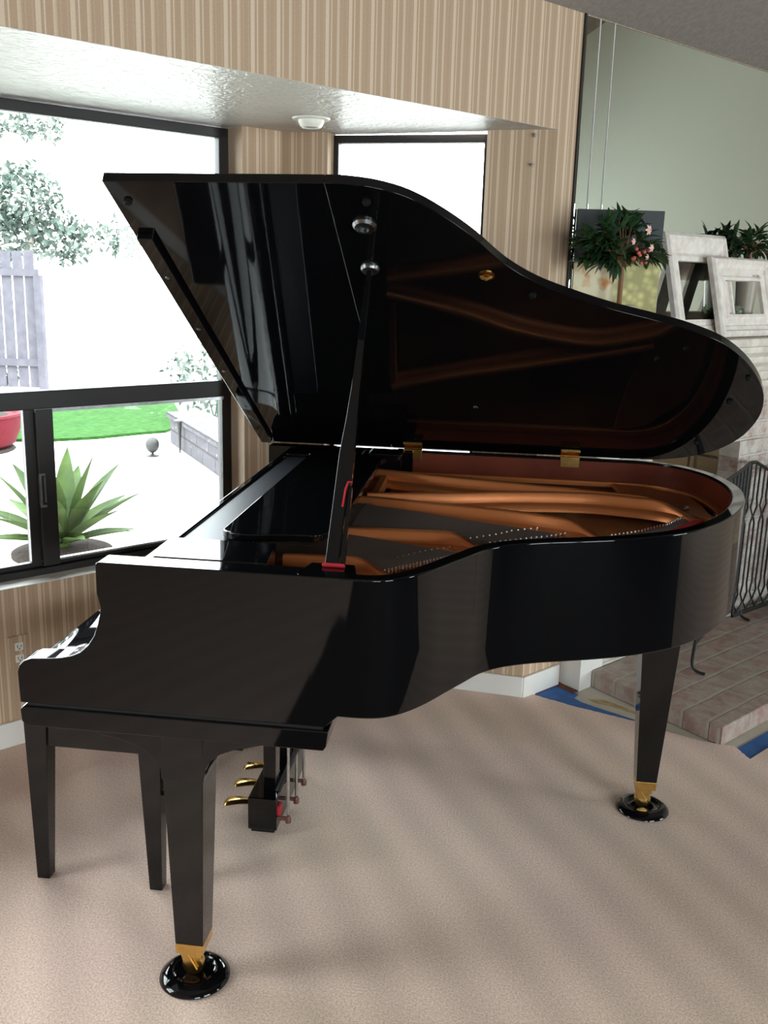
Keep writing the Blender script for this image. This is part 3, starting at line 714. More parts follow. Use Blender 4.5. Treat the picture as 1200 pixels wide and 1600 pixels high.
build(B(FP).prism([(.0085, .012), (.0185, .012), (.0165, .255 * L_), (.0105, .262 * L_)], -.008, .008, 'y'), 'half_stick', 'black', stick, bevel=.0015)
build(B(FP).tube([(.0015, -.010, .19 * L_), (.0035, -.010, .245 * L_), (.0075, -.010, .268 * L_), (.0165, -.010, .268 * L_)], .0022, 6), 'felt_pad', 'felt', stick)
b = B(FP).box(-.026, .020, -.014, .014, .005, .0125)
build(b, 'felt_pad', 'felt', stick, bevel=.003)
build(B(FP).tube([(-.022, -.002, .000), (.018, -.002, .000)], .006, 10), 'prop_pivot', 'brass', stick)
build(B().prism([(-.385, 1.774), (-.275, 1.774), (-.27, 1.79), (-.285, 1.865), (-.375, 1.865), (-.39, 1.79)], .955, .9985), 'prop_rest', 'black', PIANO, bevel=.003)

# legs
def piano_leg(cx, cy, ztop, wtop, wbot, dtop, dbot, corbel=True):
    lg = build(B().taper((cx, cy + .0), wbot, dbot, .108, (cx, cy), wtop, dtop, ztop), 'leg', 'black', PIANO, bevel=.002)
    build(B().taper((cx, cy), wbot - .002, dbot - .002, .082, (cx, cy), wbot, dbot, .108), 'ferrule', 'brass', lg, bevel=.001)
    cs = build(B().box(cx - .022, cx + .022, cy - .018, cy + .018, .060, .083).prism([(cx - .028, .075), (cx - .012, .075), (cx + .012, .030), (cx - .002, .024), (cx - .020, .045)], cy - .019, cy - .013, 'y')
                    .prism([(cx - .028, .075), (cx - .012, .075), (cx + .012, .030), (cx - .002, .024), (cx - .020, .045)], cy + .013, cy + .019, 'y'), 'caster', 'brass', lg, bevel=.001)
    Fw = Matrix.Translation((cx - .002, cy, .036)) @ Matrix.Rotation(R(90), 4, 'X')
    build(B(Fw).lathe([(.010, -.012), (.0235, -.011), (.025, -.006), (.025, .006), (.0235, .011), (.010, .012)], (0, 0, 0), 24), 'caster_wheel', 'brass', cs)
    return lg
LX, LY = -.633, 1.842
lg = piano_leg(LX, LY, .632, .094, .064, .108, .072)
cor = [(-.825, .631), (-.815, .612), (-.765, .604), (-.725, .590), (-.700, .570), (-.682, .546), (-.679, .52), (-.588, .52), (-.583, .552), (-.570, .573), (-.550, .589), (-.520, .602), (-.475, .614), (-.440, .622), (-.43, .631)]
build(B().prism(cor, 1.790, 1.890, 'y'), 'corbel', 'black', lg, bevel=.002)
lg2 = piano_leg(LX, 3.16, .632, .094, .064, .108, .072)
build(B().prism(cor, 3.11, 3.21, 'y'), 'corbel', 'black', lg2, bevel=.002)
TX, TY = .484, 2.765
piano_leg(TX, TY, .712, .122, .060, .125, .072)
build(B().box(TX - .09, TX + .12, TY - .10, TY + .12, .685, .712), 'leg_block', 'black', PIANO, bevel=.004)

# pedal lyre
lyre = build(B().box(-.664, -.580, 2.415, 2.80, .022, .122).box(-.657, -.587, 2.42, 2.79, .012, .03), 'lyre', 'black', PIANO, bevel=.004)
for y in (2.50, 2.70):
    build(B().taper((-.615, y), .036, .050, .12, (-.615, y), .040, .060, .634), 'lyre_post', 'black', lyre, bevel=.003)
for y in (2.47, 2.74):
    build(B().tube([(-.592, y, .115), (-.385, y, .632)], .008, 8), 'lyre_brace', 'satin', lyre)
for i, y in enumerate((2.478, 2.585, 2.692)):
    pts = catmull([(-.66, y, .072), (-.69, y, .073), (-.715, y, .071), (-.735, y, .067), (-.750, y, .063)], 3)
    b = B(); n = 10; N_ = len(pts)
    for j, p in enumerate(pts):
        t = j / (N_ - 1); wd_ = .010 + .015 * math.sin(min(t * 1.25, 1) * math.pi / 2) if t < .85 else .025 * math.sqrt(max(1 - ((t - .85) / .16) ** 2, .02))
        th = .0065 if t < .85 else .0065 * (1 - (t - .85) * 3)
        for k_ in range(n):
            an = 2 * math.pi * k_ / n; b.v.append(Vector((p[0], p[1] + wd_ * math.cos(an), p[2] + th * math.sin(an))))
    for j in range(N_ - 1):
        for k_ in range(n):
            q = j * n; b.f.append((q + k_, q + (k_ + 1) % n, q + n + (k_ + 1) % n, q + n + k_))
    b.f.append(tuple(range(n))[::-1]); b.f.append(tuple((N_ - 1) * n + k_ for k_ in range(n)))
    build(b, 'pedal', 'brass', lyre, smooth=60)
    x = -.548
    rod = build(B().tube([(x, y - .055, .075), (x, y - .055, .64)], .0042, 8), 'pedal_rod', 'steel', lyre)
    build(B().tube([(x - .03, y - .055, .062), (x + .004, y - .055, .062)], .006, 8).lathe([(.008, 0), (.009, .012), (.005, .02)], (x, y - .055, .050), 12), 'rod_knob', 'ebony', rod)
build(B().box(-.580, -.574, 2.425, 2.455, .06, .095), 'felt_pad', 'felt', lyre)

# caster cups
CUP = [(.040, .0), (.074, .0), (.080, .002), (.079, .006), (.070, .013), (.058, .018), (.051, .018), (.046, .012), (.030, .0112), (.001, .011)]
cup0 = None
def at_cup(x, y): return Matrix.Translation((x, y, 0))
c1 = build(B(at_cup(LX, LY)).lathe(CUP, (0, 0, 0), 40), 'caster_cup', 'black', smooth=50)
tag(c1, 'glossy black round caster cup under the nearest front leg of the piano', 'caster cup', 'caster cups under the piano legs')
c2 = copy_at(c1, at_cup(TX, TY)); c2['label'] = 'black round caster cup under the tail leg of the piano, at the right'
c3 = copy_at(c1, at_cup(LX, 3.16)); c3['label'] = 'black round caster cup under the far front leg of the piano, nearest the window'

# ------------------------------------------------------------ piano bench
BN = thing('piano_bench', 'black rectangular piano bench with square tapered legs pushed under the keyboard', 'bench', Vector((-.985, 2.53, 0)))
bx0, bx1, by0, by1 = -1.170, -.802, 2.118, 2.950
for (x, y) in ((bx0 + .030, by0 + .028), (bx1 - .030, by0 + .028), (bx0 + .030, by1 - .028), (bx1 - .030, by1 - .028)):
    sx = 1 if x > -.98 else -1; sy = 1 if y > 2.5 else -1
    build(B().taper((x, y), .034, .034, 0, (x - sx * .006, y - sy * .004), .060, .056, .455), 'leg', 'black', BN, bevel=.002)
build(B().box(bx0 + .02, bx1 - .02, by0 + .012, by0 + .034, .385, .455).box(bx0 + .02, bx1 - .02, by1 - .034, by1 - .012, .385, .455)
      .box(bx0 + .012, bx0 + .034, by0 + .03, by1 - .03, .385, .455).box(bx1 - .034, bx1 - .012, by0 + .03, by1 - .03, .385, .455), 'apron', 'black', BN, bevel=.002)
build(B().box(bx0 + .004, bx1 - .004, by0, by1, .455, .492), 'seat', 'black', BN, bevel=.008)

# ------------------------------------------------------------ mirror panels, mantel, chimney breast, hearth
def mirror_panel(u0, u1, z0, z1, label, bv=.02):
    b = B(FW)
    o = [(u0, z0), (u1, z0), (u1, z1), (u0, z1)]; i = [(u0 + bv, z0 + bv), (u1 - bv, z0 + bv), (u1 - bv, z1 - bv), (u0 + bv, z1 - bv)]
    vs = [(p[0], -.0005, p[1]) for p in o] + [(p[0], -.003, p[1]) for p in o] + [(p[0], -.0055, p[1]) for p in i]
    fs = [(3, 2, 1, 0)] + [(k, (k + 1) % 4, 4 + (k + 1) % 4, 4 + k) for k in range(4)] + [(4 + k, 4 + (k + 1) % 4, 8 + (k + 1) % 4, 8 + k) for k in range(4)] + [(8, 9, 10, 11)]
    b.add(vs, fs)
    o_ = build(b, 'mirror_panel', 'mirror', smooth=0, center=True)
    tag(o_, label, 'mirror', 'frameless mirror panels over the mantel')
MZ = 1.365
mirror_panel(.068, .140, MZ, CEIL - .003, 'narrow mirror strip touching the striped wallpaper edge', .004)
mirror_panel(.142, .222, MZ, CEIL - .003, 'narrow mirror strip between the leftmost strip and the wide mirror', .004)
mirror_panel(.224, 2.60, MZ, CEIL - .003, 'wide frameless mirror above the mantel reflecting a pale green wall', .004)
struct(B(FW).box(.058, .067, -.007, 0, MZ, CEIL), 'trim_3', 'frame', smooth=0)
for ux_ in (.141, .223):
    struct(B(FW).box(ux_ - .0016, ux_ + .0016, -.0075, -.0002, MZ, CEIL - .003), 'bevel_glint', 'white', smooth=0)  # white strips standing in for bright window glints along the mirror bevels
# chimney breast of whitewashed brick with the firebox opening
BF = -.10
b = B(FW)
b.box(.335, .56, BF, 0, -.008, .90).box(1.235, 2.9, BF, 0, -.008, .90).box(.335, 2.9, BF, 0, .90, 1.14)
FPL = thing('fireplace', 'whitewashed brick fireplace with a dark firebox of tan firebrick and a white mantel', 'fireplace', FW @ Matrix.Translation((.9, 0, 0)))
build(b, 'brick_breast', 'brickwall', FPL, smooth=0, bevel=.004)
# firebox: cut visually as a recess behind the wall plane (own walls)
b = B(FW).box(.56, 1.235, .40, .44, .05, .95)
fbx = build(b, 'firebox_back', 'firebrick', FPL, smooth=0)
build(B(FW).box(1.235, 1.27, 0, .44, .05, .95), 'firebox_side', 'fireside', FPL, smooth=0)
build(B(FW).box(.525, .56, 0, .44, .05, .95), 'firebox_side', 'fireside', FPL, smooth=0)
build(B(FW).box(.525, 1.27, 0, .44, .91, .96), 'firebox_top', 'iron', FPL, smooth=0)
build(B(FW).box(.525, 1.27, 0, .44, .02, .06), 'firebox_floor', 'fireside', FPL, smooth=0)
# mantel
mprof = [(.0, 1.14), (-.125, 1.14), (-.125, 1.165), (-.14, 1.175), (-.14, 1.21), (-.155, 1.215), (-.165, 1.235), (-.185, 1.255), (-.19, 1.28), (-.215, 1.30), (-.22, 1.325), (-.245, 1.33), (-.25, 1.345), (-.245, 1.362), (0, 1.362)]
build(B(FW).prism(mprof, .075, 2.95, 'x'), 'mantel', 'mantelpaint', FPL, smooth=0, bevel=.002)
build(B(FW).box(.190, .335, BF, 0, -.008, 1.14), 'pilaster', 'white', FPL, smooth=0, bevel=.002)
build(B(FW).box(.185, .34, BF - .02, 0, 1.05, 1.14), 'pilaster_capital', 'white', FPL, smooth=0, bevel=.004)
# hearth slab of brick
HC = [(.240, BF), (.225, -.700)]
hb = B(FW)
hb.prism([(.262, BF - .001), (.208, -.706), (2.9, -.706), (2.9, BF - .001)], -.008, .065)
HE = build(hb, 'brick_hearth', 'hearthbrick', smooth=0, bevel=.008, seg=3)
tag(HE, 'low worn brick hearth slab on the floor in front of the fireplace', 'hearth')
ho = B(FW).prism([(.262, -.001), (.335, -.001), (.335, BF), (.262, BF)], -.008, -.004)
# tape, tack strips
def flat(name, m, pts, z0, z1, label, cat, group=None):
    o = build(B().prism(pts, z0, z1), name, m, smooth=0, center=True); tag(o, label, cat, group); return o
flat('masking_tape', 'tape', [(.181, 3.569), (.262, 3.672), (.345, 3.60), (.326, 3.562), (.355, 3.528), (.40, 3.495), (.46, 3.458), (.55, 3.402), (.539, 3.385), (.326, 3.472), (.176, 3.55)], -.008, -.005,
     'wide blue painters tape on the bare floor between carpet edge and white pilaster', 'tape', 'blue tape at the carpet edge')
flat('masking_tape', 'tape', [(.872, 3.244), (1.011, 3.40), (1.25, 3.66), (1.30, 3.62), (.99, 3.27), (.900, 3.165)], -.008, -.0055,
     'blue painters tape strip along the carpet edge before the hearth, at the right frame edge', 'tape', 'blue tape at the carpet edge')
tk = B(); 
flat('tack_strip', 'tack', [(.158, 3.592), (.263, 3.712), (.285, 3.690), (.178, 3.568)], -.006, -.001, 'short splintered brown tack strip at the foot of the baseboard', 'tack strip', 'carpet tack strips')
flat('tack_strip', 'tack', [(.268, 3.702), (.345, 3.628), (.325, 3.606), (.250, 3.680)], -.006, -.001, 'short brown tack strip along the side of the white pilaster', 'tack strip', 'carpet tack strips')
M['glue'] = mat('glue_stain', (0.38, 0.26, 0.10), 0.8, var=(30, (0.5, 0.40, 0.22)))
gl = catmull([(.38, 3.565), (.41, 3.535), (.47, 3.51), (.55, 3.46), (.60, 3.43), (.56, 3.475), (.49, 3.535), (.43, 3.57), (.38, 3.565)], 4)[:-1]
flat('glue_stain', 'glue', gl, -.008, -.0068, 'yellowish brown dried glue streak on the bare floor beside the hearth', 'glue stain')

# fireplace screen of wrought iron, standing on the hearth
# part labels where a part looks unlike the rest of its thing
for o_ in bpy.data.objects:
    if o_.name.startswith('hinge') and o_.parent is PIANO and 'block' not in o_.name: o_['label'] = 'brass hinge joining lid and rim'
PL['label'] = 'bronze coloured cast iron plate inside the rim'
def screen():
    T = thing('fireplace_screen', 'black wrought iron folding screen standing on the brick hearth', 'fire screen', Matrix.Translation((1.15, 4.35, .065)))
    a = Vector((1.085, 4.395, 0)); dirc = Vector((.6869, .7267, 0)); Lc = 0.62
    F1 = Matrix.Translation(a) @ Matrix.Rotation(math.atan2(dirc.y, dirc.x), 4, 'Z')
    # side panel comes towards the room
    e = Vector((.795, 3.735, 0)); d2 = (e - a); F2 = Matrix.Translation(a) @ Matrix.Rotation(math.atan2(d2.y, d2.x), 4, 'Z')
    a3 = F1 @ Vector((Lc, 0, 0)); e3 = a3 + Vector((-.25, -.55, 0)) * .8; d3 = e3 - a3
    F3 = Matrix.Translation(a3) @ Matrix.Rotation(math.atan2(d3.y, d3.x), 4, 'Z')
    def panel(F, x0, x1, top, name, zb=.10):
        p = build(B(F).tube([(x0, 0, zb), (x0, 0, top(x0)), ], .007, 6).tube([(x1, 0, zb), (x1, 0, top(x1))], .007, 6).box(x0, x1, -.006, .006, zb - .015, zb + .005), name, 'iron', T)
        n = 24
        build(B(F).tube([(x0 + (x1 - x0) * i / n, 0, top(x0 + (x1 - x0) * i / n)) for i in range(n + 1)], .008, 6), 'top_rail', 'iron', p)
        w = (x1 - x0); m_ = max(3, round(w / .075)); st = w / m_
        for i in range(m_):
            xc = x0 + st * (i + .5)
            tp_ = top(xc)
            b = B(F)
            h = st * .5
            # pair of rods that part and meet in lozenges
            for sgn in (-1, 1):
                zz = [(zb, 0), (zb + .045, h * .95), (zb + .09, .012), (zb + .135, h * .6), (zb + .17, h * .55), (.52, h * .55), (.555, h * .95), (.60, .012), (.64, h * .6), (.67, h * .55), (tp_, h * .55)]
                b.tube([(xc + sgn * q, 0, z) for z, q in zz], .0045, 5)
            build(b, 'scroll_bar', 'iron', p)
        return p
    def arch(x): 
        t = x / Lc
        if t < .17: return .815 - .12 * abs(.0) + .0
        return .815
    def top_c(x):
        if x < .10: return .81
        if x < .17: return .81 - (x - .10) * .62
        if x > Lc - .10: return .81 - 0
        return .767
    panel(F1, 0, Lc, lambda x: .808 - min(max(x - .05, 0), .12) * .42, 'center_panel')
    L2 = d2.length
    panel(F2, 0, L2, lambda x: .808 - max(x - (L2 - .08), 0) * .4 - min(x, .12) * .05, 'side_panel', .20)
    panel(F3, 0, d3.length, lambda x: .78, 'side_panel')
    for F, x, s, z_ in ((F2, L2, 1, .20), (F1, .07, -1, .10)):
        b = B(F).tube(catmull([(x, 0, z_), (x, s * -.004, .11), (x, s * .008, .082), (x, s * .025, .074), (x, s * .050, .0715)], 3), .0065, 6)
        build(b, 'foot', 'iron', T)
    return T
screen()

# picture frames on the mantel, leaning on the mirror
def picture_frame(u0, u1, z0, h, vb, vt, bw, bwt, label, tilt=0):
    """frame between u0 and u1; foot at distance vb, top at vt from the wall"""
    ang = math.atan2(vb - vt, h)
    F = FW @ Matrix.Translation(((u0 + u1) / 2, -vb, z0)) @ Matrix.Rotation(-ang, 4, 'X')
    w = (u1 - u0) / 2
    T = thing('picture_frame', label, 'picture frame', F, 'white distressed frames on the mantel')
    sec = [(0, 0), (0, -.020), (.010, -.030), (.022, -.030), (.028, -.022), (.044, -.018), (.048, -.012), (bw - .02, -.012), (bw - .012, -.018), (bw, -.016), (bw, 0)]
    names = (('rail', 0), ('stile', 1), ('rail', 2), ('stile', 3))
    C = [(-w, 0), (w, 0), (w, h), (-w, h)]
    dirs = [(1, 1), (-1, 1), (-1, -1), (1, -1)]
    bb = [B(F) for _ in range(4)]
    def ring(k, d):
        bx, bt = d, d * (bwt / bw)
        return (C[k][0] + dirs[k][0] * bx, C[k][1] + dirs[k][1] * (bt if k > 1 else d))
    for k in range(4):
        k2 = (k + 1) % 4; vs = []
        for (d, y) in sec: p = ring(k, d); vs.append((p[0], y, p[1]))
        for (d, y) in sec: p = ring(k2, d); vs.append((p[0], y, p[1]))
        n = len(sec)
        fs = [tuple(range(n)), tuple(range(n, 2 * n))[::-1]] + [(i, (i + 1) % n, n + (i + 1) % n, n + i) for i in range(n)]
        bb[k].add(vs, fs); build(bb[k], names[k][0], 'chippy', T, smooth=0)
    return T
picture_frame(.585, 1.020, 1.3625, .410, .125, .02, .070, .110, 'taller white distressed picture frame behind, left of the other frame')
picture_frame(.822, 1.285, 1.3625, .322, .170, .085, .092, .092, 'shorter wide white distressed picture frame standing in front, at the right')

# canvas painting standing at an angle at the left end of the mantel
cl = W(.072, -.020); cr_ = W(.300, -.222)
FC = Matrix.Translation(Vector((cl.x, cl.y, 1.363))) @ Matrix.Rotation(math.atan2(cr_.y - cl.y, cr_.x - cl.x), 4, 'Z')
cw = (cr_ - cl).length
CV = thing('canvas_painting', 'unframed still life canvas with dark slate top and yellow grapes behind the leafy plant', 'painting', FC)
build(B(FC).box(0, cw, 0, .018, 0, .452), 'canvas', 'canvas', CV, smooth=0, bevel=.002)
# faint lettering at the top of the canvas
def lettering(txt, F, size, m, parent, name):
    cu = bpy.data.curves.new(name, 'FONT'); cu.body = txt; cu.size = size; cu.extrude = .0004; cu.align_x = 'CENTER'
    ot = bpy.data.objects.new(name, cu); COL.objects.link(ot)
    dg = bpy.context.evaluated_depsgraph_get(); me = bpy.data.meshes.new_from_object(ot.evaluated_get(dg))
    bpy.data.objects.remove(ot, do_unlink=True)
    me.materials.append(M[m]); o = bpy.data.objects.new(name, me); finish(o, name, parent, F); return o
M['slatetext'] = mat('faded_grey_lettering', (0.13, 0.13, 0.14), 0.8)

# plants on the mantel
def leaf(b, base, d, up, L, w, fold=.25):
    """lance leaf as a folded blade of real width"""
    d = Vector(d).normalized(); side = d.cross(Vector(up)).normalized(); nrm = side.cross(d).normalized()
    prof_ = [(0, .08), (.2, .6), (.45, 1.0), (.7, .75), (.9, .3), (1, .0)]
    L1, C1, R1 = [], [], []
    for t, k_ in prof_:
        c = Vector(base) + d * (L * t) - nrm * (L * .35 * t * t)
        C1.append(c); L1.append(c + side * (w * k_ / 2) + nrm * (w * k_ * fold)); R1.append(c - side * (w * k_ / 2) + nrm * (w * k_ * fold))
    vs = L1 + C1 + R1; n = len(prof_)
    fs = []
    for i in range(n - 1): fs += [(i, i + 1, n + i + 1, n + i), (n + i, n + i + 1, 2 * n + i + 1, 2 * n + i)]
    b.add(vs, fs)
def potted(name, c, r, zc, nst, label, pot_r, pot_h, seed, rz=None, flowers=True, zb=1.3625, flat_=1.0):
    rg = random.Random(seed)
    T = thing(name, label, 'plant', Matrix.Translation((c.x, c.y, zb)), 'potted plants on the mantel')
    rz = rz or r
    build(B(Matrix.Translation((c.x, c.y, zb))).lathe([(pot_r * .7, 0), (pot_r * .85, pot_h * .5), (pot_r, pot_h * .9), (pot_r * 1.05, pot_h), (pot_r * .9, pot_h), (pot_r * .85, pot_h * .9)], (0, 0, 0), 20), 'pot', 'pot', T)
    bs = B(); bl = B(); top = Vector((c.x, c.y, zb + pot_h))
    aw = FW.to_3x3() @ Vector((1, 0, 0)); av = FW.to_3x3() @ Vector((0, 1, 0))
    for i in range(nst):
        th = rg.uniform(0, 2 * math.pi); ph = rg.uniform(-.9, 1.0); rad = rg.uniform(.55, 1.0)
        off = aw * (math.cos(th) * math.sqrt(max(0, 1 - max(ph, 0) ** 2)) * r * rad) + av * (math.sin(th) * math.sqrt(max(0, 1 - max(ph, 0) ** 2)) * min(r, .10) * rad * flat_) + Vector((0, 0, ph * rz * rad))
        tip = Vector((c.x, c.y, zc)) + off
        hub = Vector((c.x, c.y, max(zc - rz * .7, top.z + .01)))
        if i == 0: bs.tube([tuple(top - Vector((0, 0, .02))), tuple(hub)], .0085, 8)
        pts = catmull([tuple(hub - Vector((0, 0, .01))), tuple((hub + tip) / 2 + Vector((0, 0, .01))), tuple(tip)], 3)
        bs.tube(pts, .0016, 5, caps=False)
        out = (tip - Vector((c.x, c.y, zc - rz * .4))).normalized()
        for j in range(rg.randint(6, 9)):
            q = out + Vector((rg.uniform(-1, 1), rg.uniform(-1, 1), rg.uniform(-.7, .8))) * .85
            leaf(bl, tip - out * rg.uniform(0, .03), q, (0.1, .1, 1), rg.uniform(.045, .078), rg.uniform(.016, .026))
    IW = FW.inverted()
    for k_, p_ in enumerate(bl.v):
        q_ = IW @ p_
        if q_.y > -.012: q_.y = -.012 - .1 * (q_.y + .012); q_.y = min(q_.y, -.012); bl.v[k_] = FW @ q_
    build(bs, 'stem', 'bark2', T); build(bl, 'foliage', 'leaf', T, smooth=60)
    if flowers:
        toward = -av
        for (du, dz, s, m_) in ((.005, .052, .012, 'petal'), (.030, -.005, .010, 'petal'), (-.075, .012, .008, 'petal'), (.01, -.035, .007, 'petal')):
            b = B(); p = Vector((c.x, c.y, zc)) + aw * du + toward * .09 + Vector((0, 0, dz))
            for k_ in range(6):
                an = 2 * math.pi * k_ / 6; leaf(b, p, aw * math.cos(an) + Vector((0, 0, math.sin(an))) + toward * .4, toward, s * 1.5, s)
            build(b, 'flower', m_, T, smooth=60)
        rg2 = random.Random(5)
        for k_ in range(14):
            p = Vector((c.x, c.y, zc)) + aw * rg2.uniform(-.055, .03) + toward * rg2.uniform(.075, .09) + Vector((0, 0, rg2.uniform(-.055, -.01)))
            build(B(Matrix.Translation(p)).ball((0, 0, 0), rg2.uniform(.005, .007), 6), 'berry', 'berry', T)
    return T
potted('potted_plant', W(.125, -.185), .215, 1.690, 64, 'large leafy dark green plant with small pink flowers before the canvas painting', .055, .13, 11, rz=.098, flat_=.7)
potted('potted_plant', W(1.17, -.080), .16, 1.742, 22, 'smaller dark green leafy plant behind the shorter white frame', .045, .25, 4, rz=.05, flowers=False, flat_=.35)
# pale flower ball seen through the shorter frame
tb = thing('flower_ball', 'pale green round flower ball on a small stand behind the shorter frame opening', 'ornament', Matrix.Translation(Vector((*W(1.135, -.065)[:2], 1.3625))))
Ft = Matrix.Translation(Vector((*W(1.135, -.065)[:2], 1.3625)))
build(B(Ft).lathe([(.022, 0), (.020, .01), (.008, .02), (.008, .05), (.012, .055)], (0, 0, 0), 16), 'stand', 'pot', tb)
M['paleflower'] = mat('pale_green_petals', (0.50, 0.54, 0.42), 0.8, var=(60, (0.36, 0.42, 0.30)))
b = B(Ft); rg = random.Random(9)
for k_ in range(150):
    th = rg.uniform(0, 2 * math.pi); zz = rg.uniform(-1, 1); q = Vector((math.sqrt(1 - zz * zz) * math.cos(th), math.sqrt(1 - zz * zz) * math.sin(th), zz))
    leaf(b, Vector((0, 0, .092)) + q * .026, q + Vector((rg.uniform(-.5, .5), rg.uniform(-.5, .5), rg.uniform(-.5, .5))), (0.2, .3, 1), .016, .012)
b.ball((0, 0, .092), .028, 8)
build(b, 'flower_head', 'paleflower', tb, smooth=60)

# ------------------------------------------------------------ wall and soffit fittings
FO = FW @ Matrix.Translation((bu(-1.038), BV, .325))
ot = thing('wall_outlet', 'double wall outlet with a wallpaper covered plate low on the bay wall', 'outlet', FO)
build(B(FO).box(-.036, .036, -.006, 0, -.058, .058), 'cover_plate', 'paper', ot, bevel=.003)
for z in (.021, -.021):
    sk = build(B(FO).box(-.014, .014, -.009, -.004, z - .014, z + .014), 'socket', 'plastic', ot, bevel=.004)
    build(B(FO).box(-.007, -.005, -.0096, -.008, z - .003, z + .007).box(.005, .007, -.0096, -.008, z - .003, z + .006).box(-.002, .002, -.0096, -.008, z - .009, z - .005), 'socket_slot', 'rubber', sk)
Fs = Matrix.Translation((-.682, 3.315, SOF))
dl = thing('recessed_light', 'small white round eyeball light set in the bay soffit', 'ceiling light', Fs)
build(B(Fs).lathe([(.030, -.002), (.060, -.001), (.063, -.004), (.060, -.008), (.045, -.010), (.032, -.006)], (0, 0, 0), 32), 'trim_ring', 'plastic', dl)
ey = build(B(Fs).lathe([(.043, -.004), (.042, -.016), (.036, -.028), (.030, -.033), (.028, -.028), (.020, -.024)], (0, 0, 0), 32), 'eyeball', 'plastic', dl)
build(B(Fs).lathe([(.027, -.0285), (.020, -.0305), (.002, -.0315)], (0, 0, 0), 24), 'lens', 'steel', ey)
for (s, z) in ((-.083, 1.95), (-.080, 2.046)):
    Fh = FD @ Matrix.Translation((s, 0, z))
    h = build(B(Fh).tube([(0, 0, 0), (0, -.010, 0), (0, -.013, .005)], .003, 6).box(-.005, .005, -.002, 0, -.006, .006), 'wall_hook', 'steel')
    tag(h, 'tiny metal hook on the papered wall beside the narrow window, %s' % ('lower one' if z < 2 else 'upper one under the soffit'), 'hook', 'hooks beside the narrow window')

# ------------------------------------------------------------ outdoors
GZ = -.15
gp = [tuple(W(-30, .95)[:2]), tuple(W(30, .95)[:2]), tuple(W(30, 40)[:2]), tuple(W(-30, 40)[:2])]
o = build(B().prism(gp, GZ - .1, GZ), 'patio_ground', 'patio', smooth=0); o['kind'] = 'structure'
o['label'] = 'pale sunlit concrete patio outside the bay window'
# lawn
lw = [(-8, 8.3), (-4.55, 9.15), (-4.17, 9.43), (-3.84, 9.84), (-3.64, 10.03), (-3.60, 10.6), (-4.3, 12.2), (-9, 12.6)]
o = build(B().prism(lw, GZ, GZ + .03), 'lawn', 'grass', smooth=0); tag(o, 'bright green strip of lawn across the patio', 'lawn', kind='stuff')
# retaining wall of blocks
FR = Matrix.Translation((-3.38, 9.45, 0)) @ Matrix.Rotation(math.atan2(-1.65, 1.05), 4, 'Z')
b = B(FR).box(0, 3.2, 0, .34, GZ, GZ + .26)
rwo = build(b, 'retaining_wall', 'stonewall', smooth=0, bevel=.01); tag(rwo, 'low grey block retaining wall at the right side of the patio', 'garden wall')
build(B(FR).box(-.03, 3.2, -.03, .36, GZ + .26, GZ + .32), 'cap_stone', 'stonewall', rwo, smooth=0, bevel=.01)
b = B(FR).box(.1, 3.2, .37, 2.4, GZ, GZ + .28); o = build(b, 'raised_bed', 'soil', smooth=0); tag(o, 'raised soil bed behind the low block wall', 'garden bed')
b = B(FR).box(.9, 3.2, .9, 1.2, GZ + .281, GZ + .60); o = build(b, 'retaining_wall', 'stonewall', smooth=0); tag(o, 'upper tier of the grey block garden wall, behind the lower one', 'garden wall')
# light on a spike, path light, stake
pl = thing('garden_light', 'small dark path light on a cone stem in front of the block wall', 'garden light', Matrix.Translation((-3.10, 8.93, GZ)))
build(B(Matrix.Translation((-3.10, 8.93, GZ))).lathe([(.008, 0), (.010, .08), (.020, .26), (.034, .30)], (0, 0, 0), 12), 'stem', 'iron', pl)
build(B(Matrix.Translation((-3.10, 8.93, GZ))).lathe([(.05, .30), (.05, .315), (.02, .33)], (0, 0, 0), 16), 'shade', 'iron', pl)
gs = thing('spot_light', 'small round dark garden spotlight on the patio edge', 'garden light', Matrix.Translation((-3.29, 8.70, GZ)))
build(B(Matrix.Translation((-3.29, 8.70, GZ))).lathe([(.06, 0), (.06, .01), (.012, .02), (.012, .05)], (0, 0, 0), 12), 'base', 'iron', gs)
build(B(Matrix.Translation((-3.29, 8.70, GZ))).ball((0, 0, .11), .065, 8, 1.2), 'head', 'iron', gs)
o = build(B(Matrix.Translation((-2.92, 9.62, GZ + .28))).tube([(0, 0, 0), (.0, 0, .50)], .018, 8), 'garden_stake', 'greenpipe'); tag(o, 'thin green stake standing in the raised bed behind the block wall', 'stake')
# red pot with spiky plant
rp = thing('red_planter', 'large round red glazed planter with a spiky plant on the patio, left', 'planter', Matrix.Translation((-5.05, 8.55, GZ)))
Frp = Matrix.Translation((-5.05, 8.55, GZ))
build(B(Frp).lathe([(.34, .02), (.42, .07), (.47, .20), (.48, .32), (.50, .34), (.49, .36), (.46, .36), (.44, .33)], (0, 0, 0), 40), 'bowl', 'redpot', rp)
build(B(Frp).lathe([(.40, 0), (.42, .01), (.40, .03)], (0, 0, 0), 32), 'saucer', 'soil', rp)
build(B(Frp).lathe([(.44, .325), (.30, .335), (.01, .34)], (0, 0, 0), 24), 'soil', 'soil', rp)
b = B(Frp); rg = random.Random(2)
for k_ in range(22):
    th = rg.uniform(0, 6.28); leaf(b, (0.10 * math.cos(th), .10 * math.sin(th), .32), (math.cos(th) * .35, math.sin(th) * .35, 1), (math.cos(th + 1.57), math.sin(th + 1.57), .1), rg.uniform(.4, .65), .07, .1)
build(b, 'foliage', 'agaveleaf', rp, smooth=60)
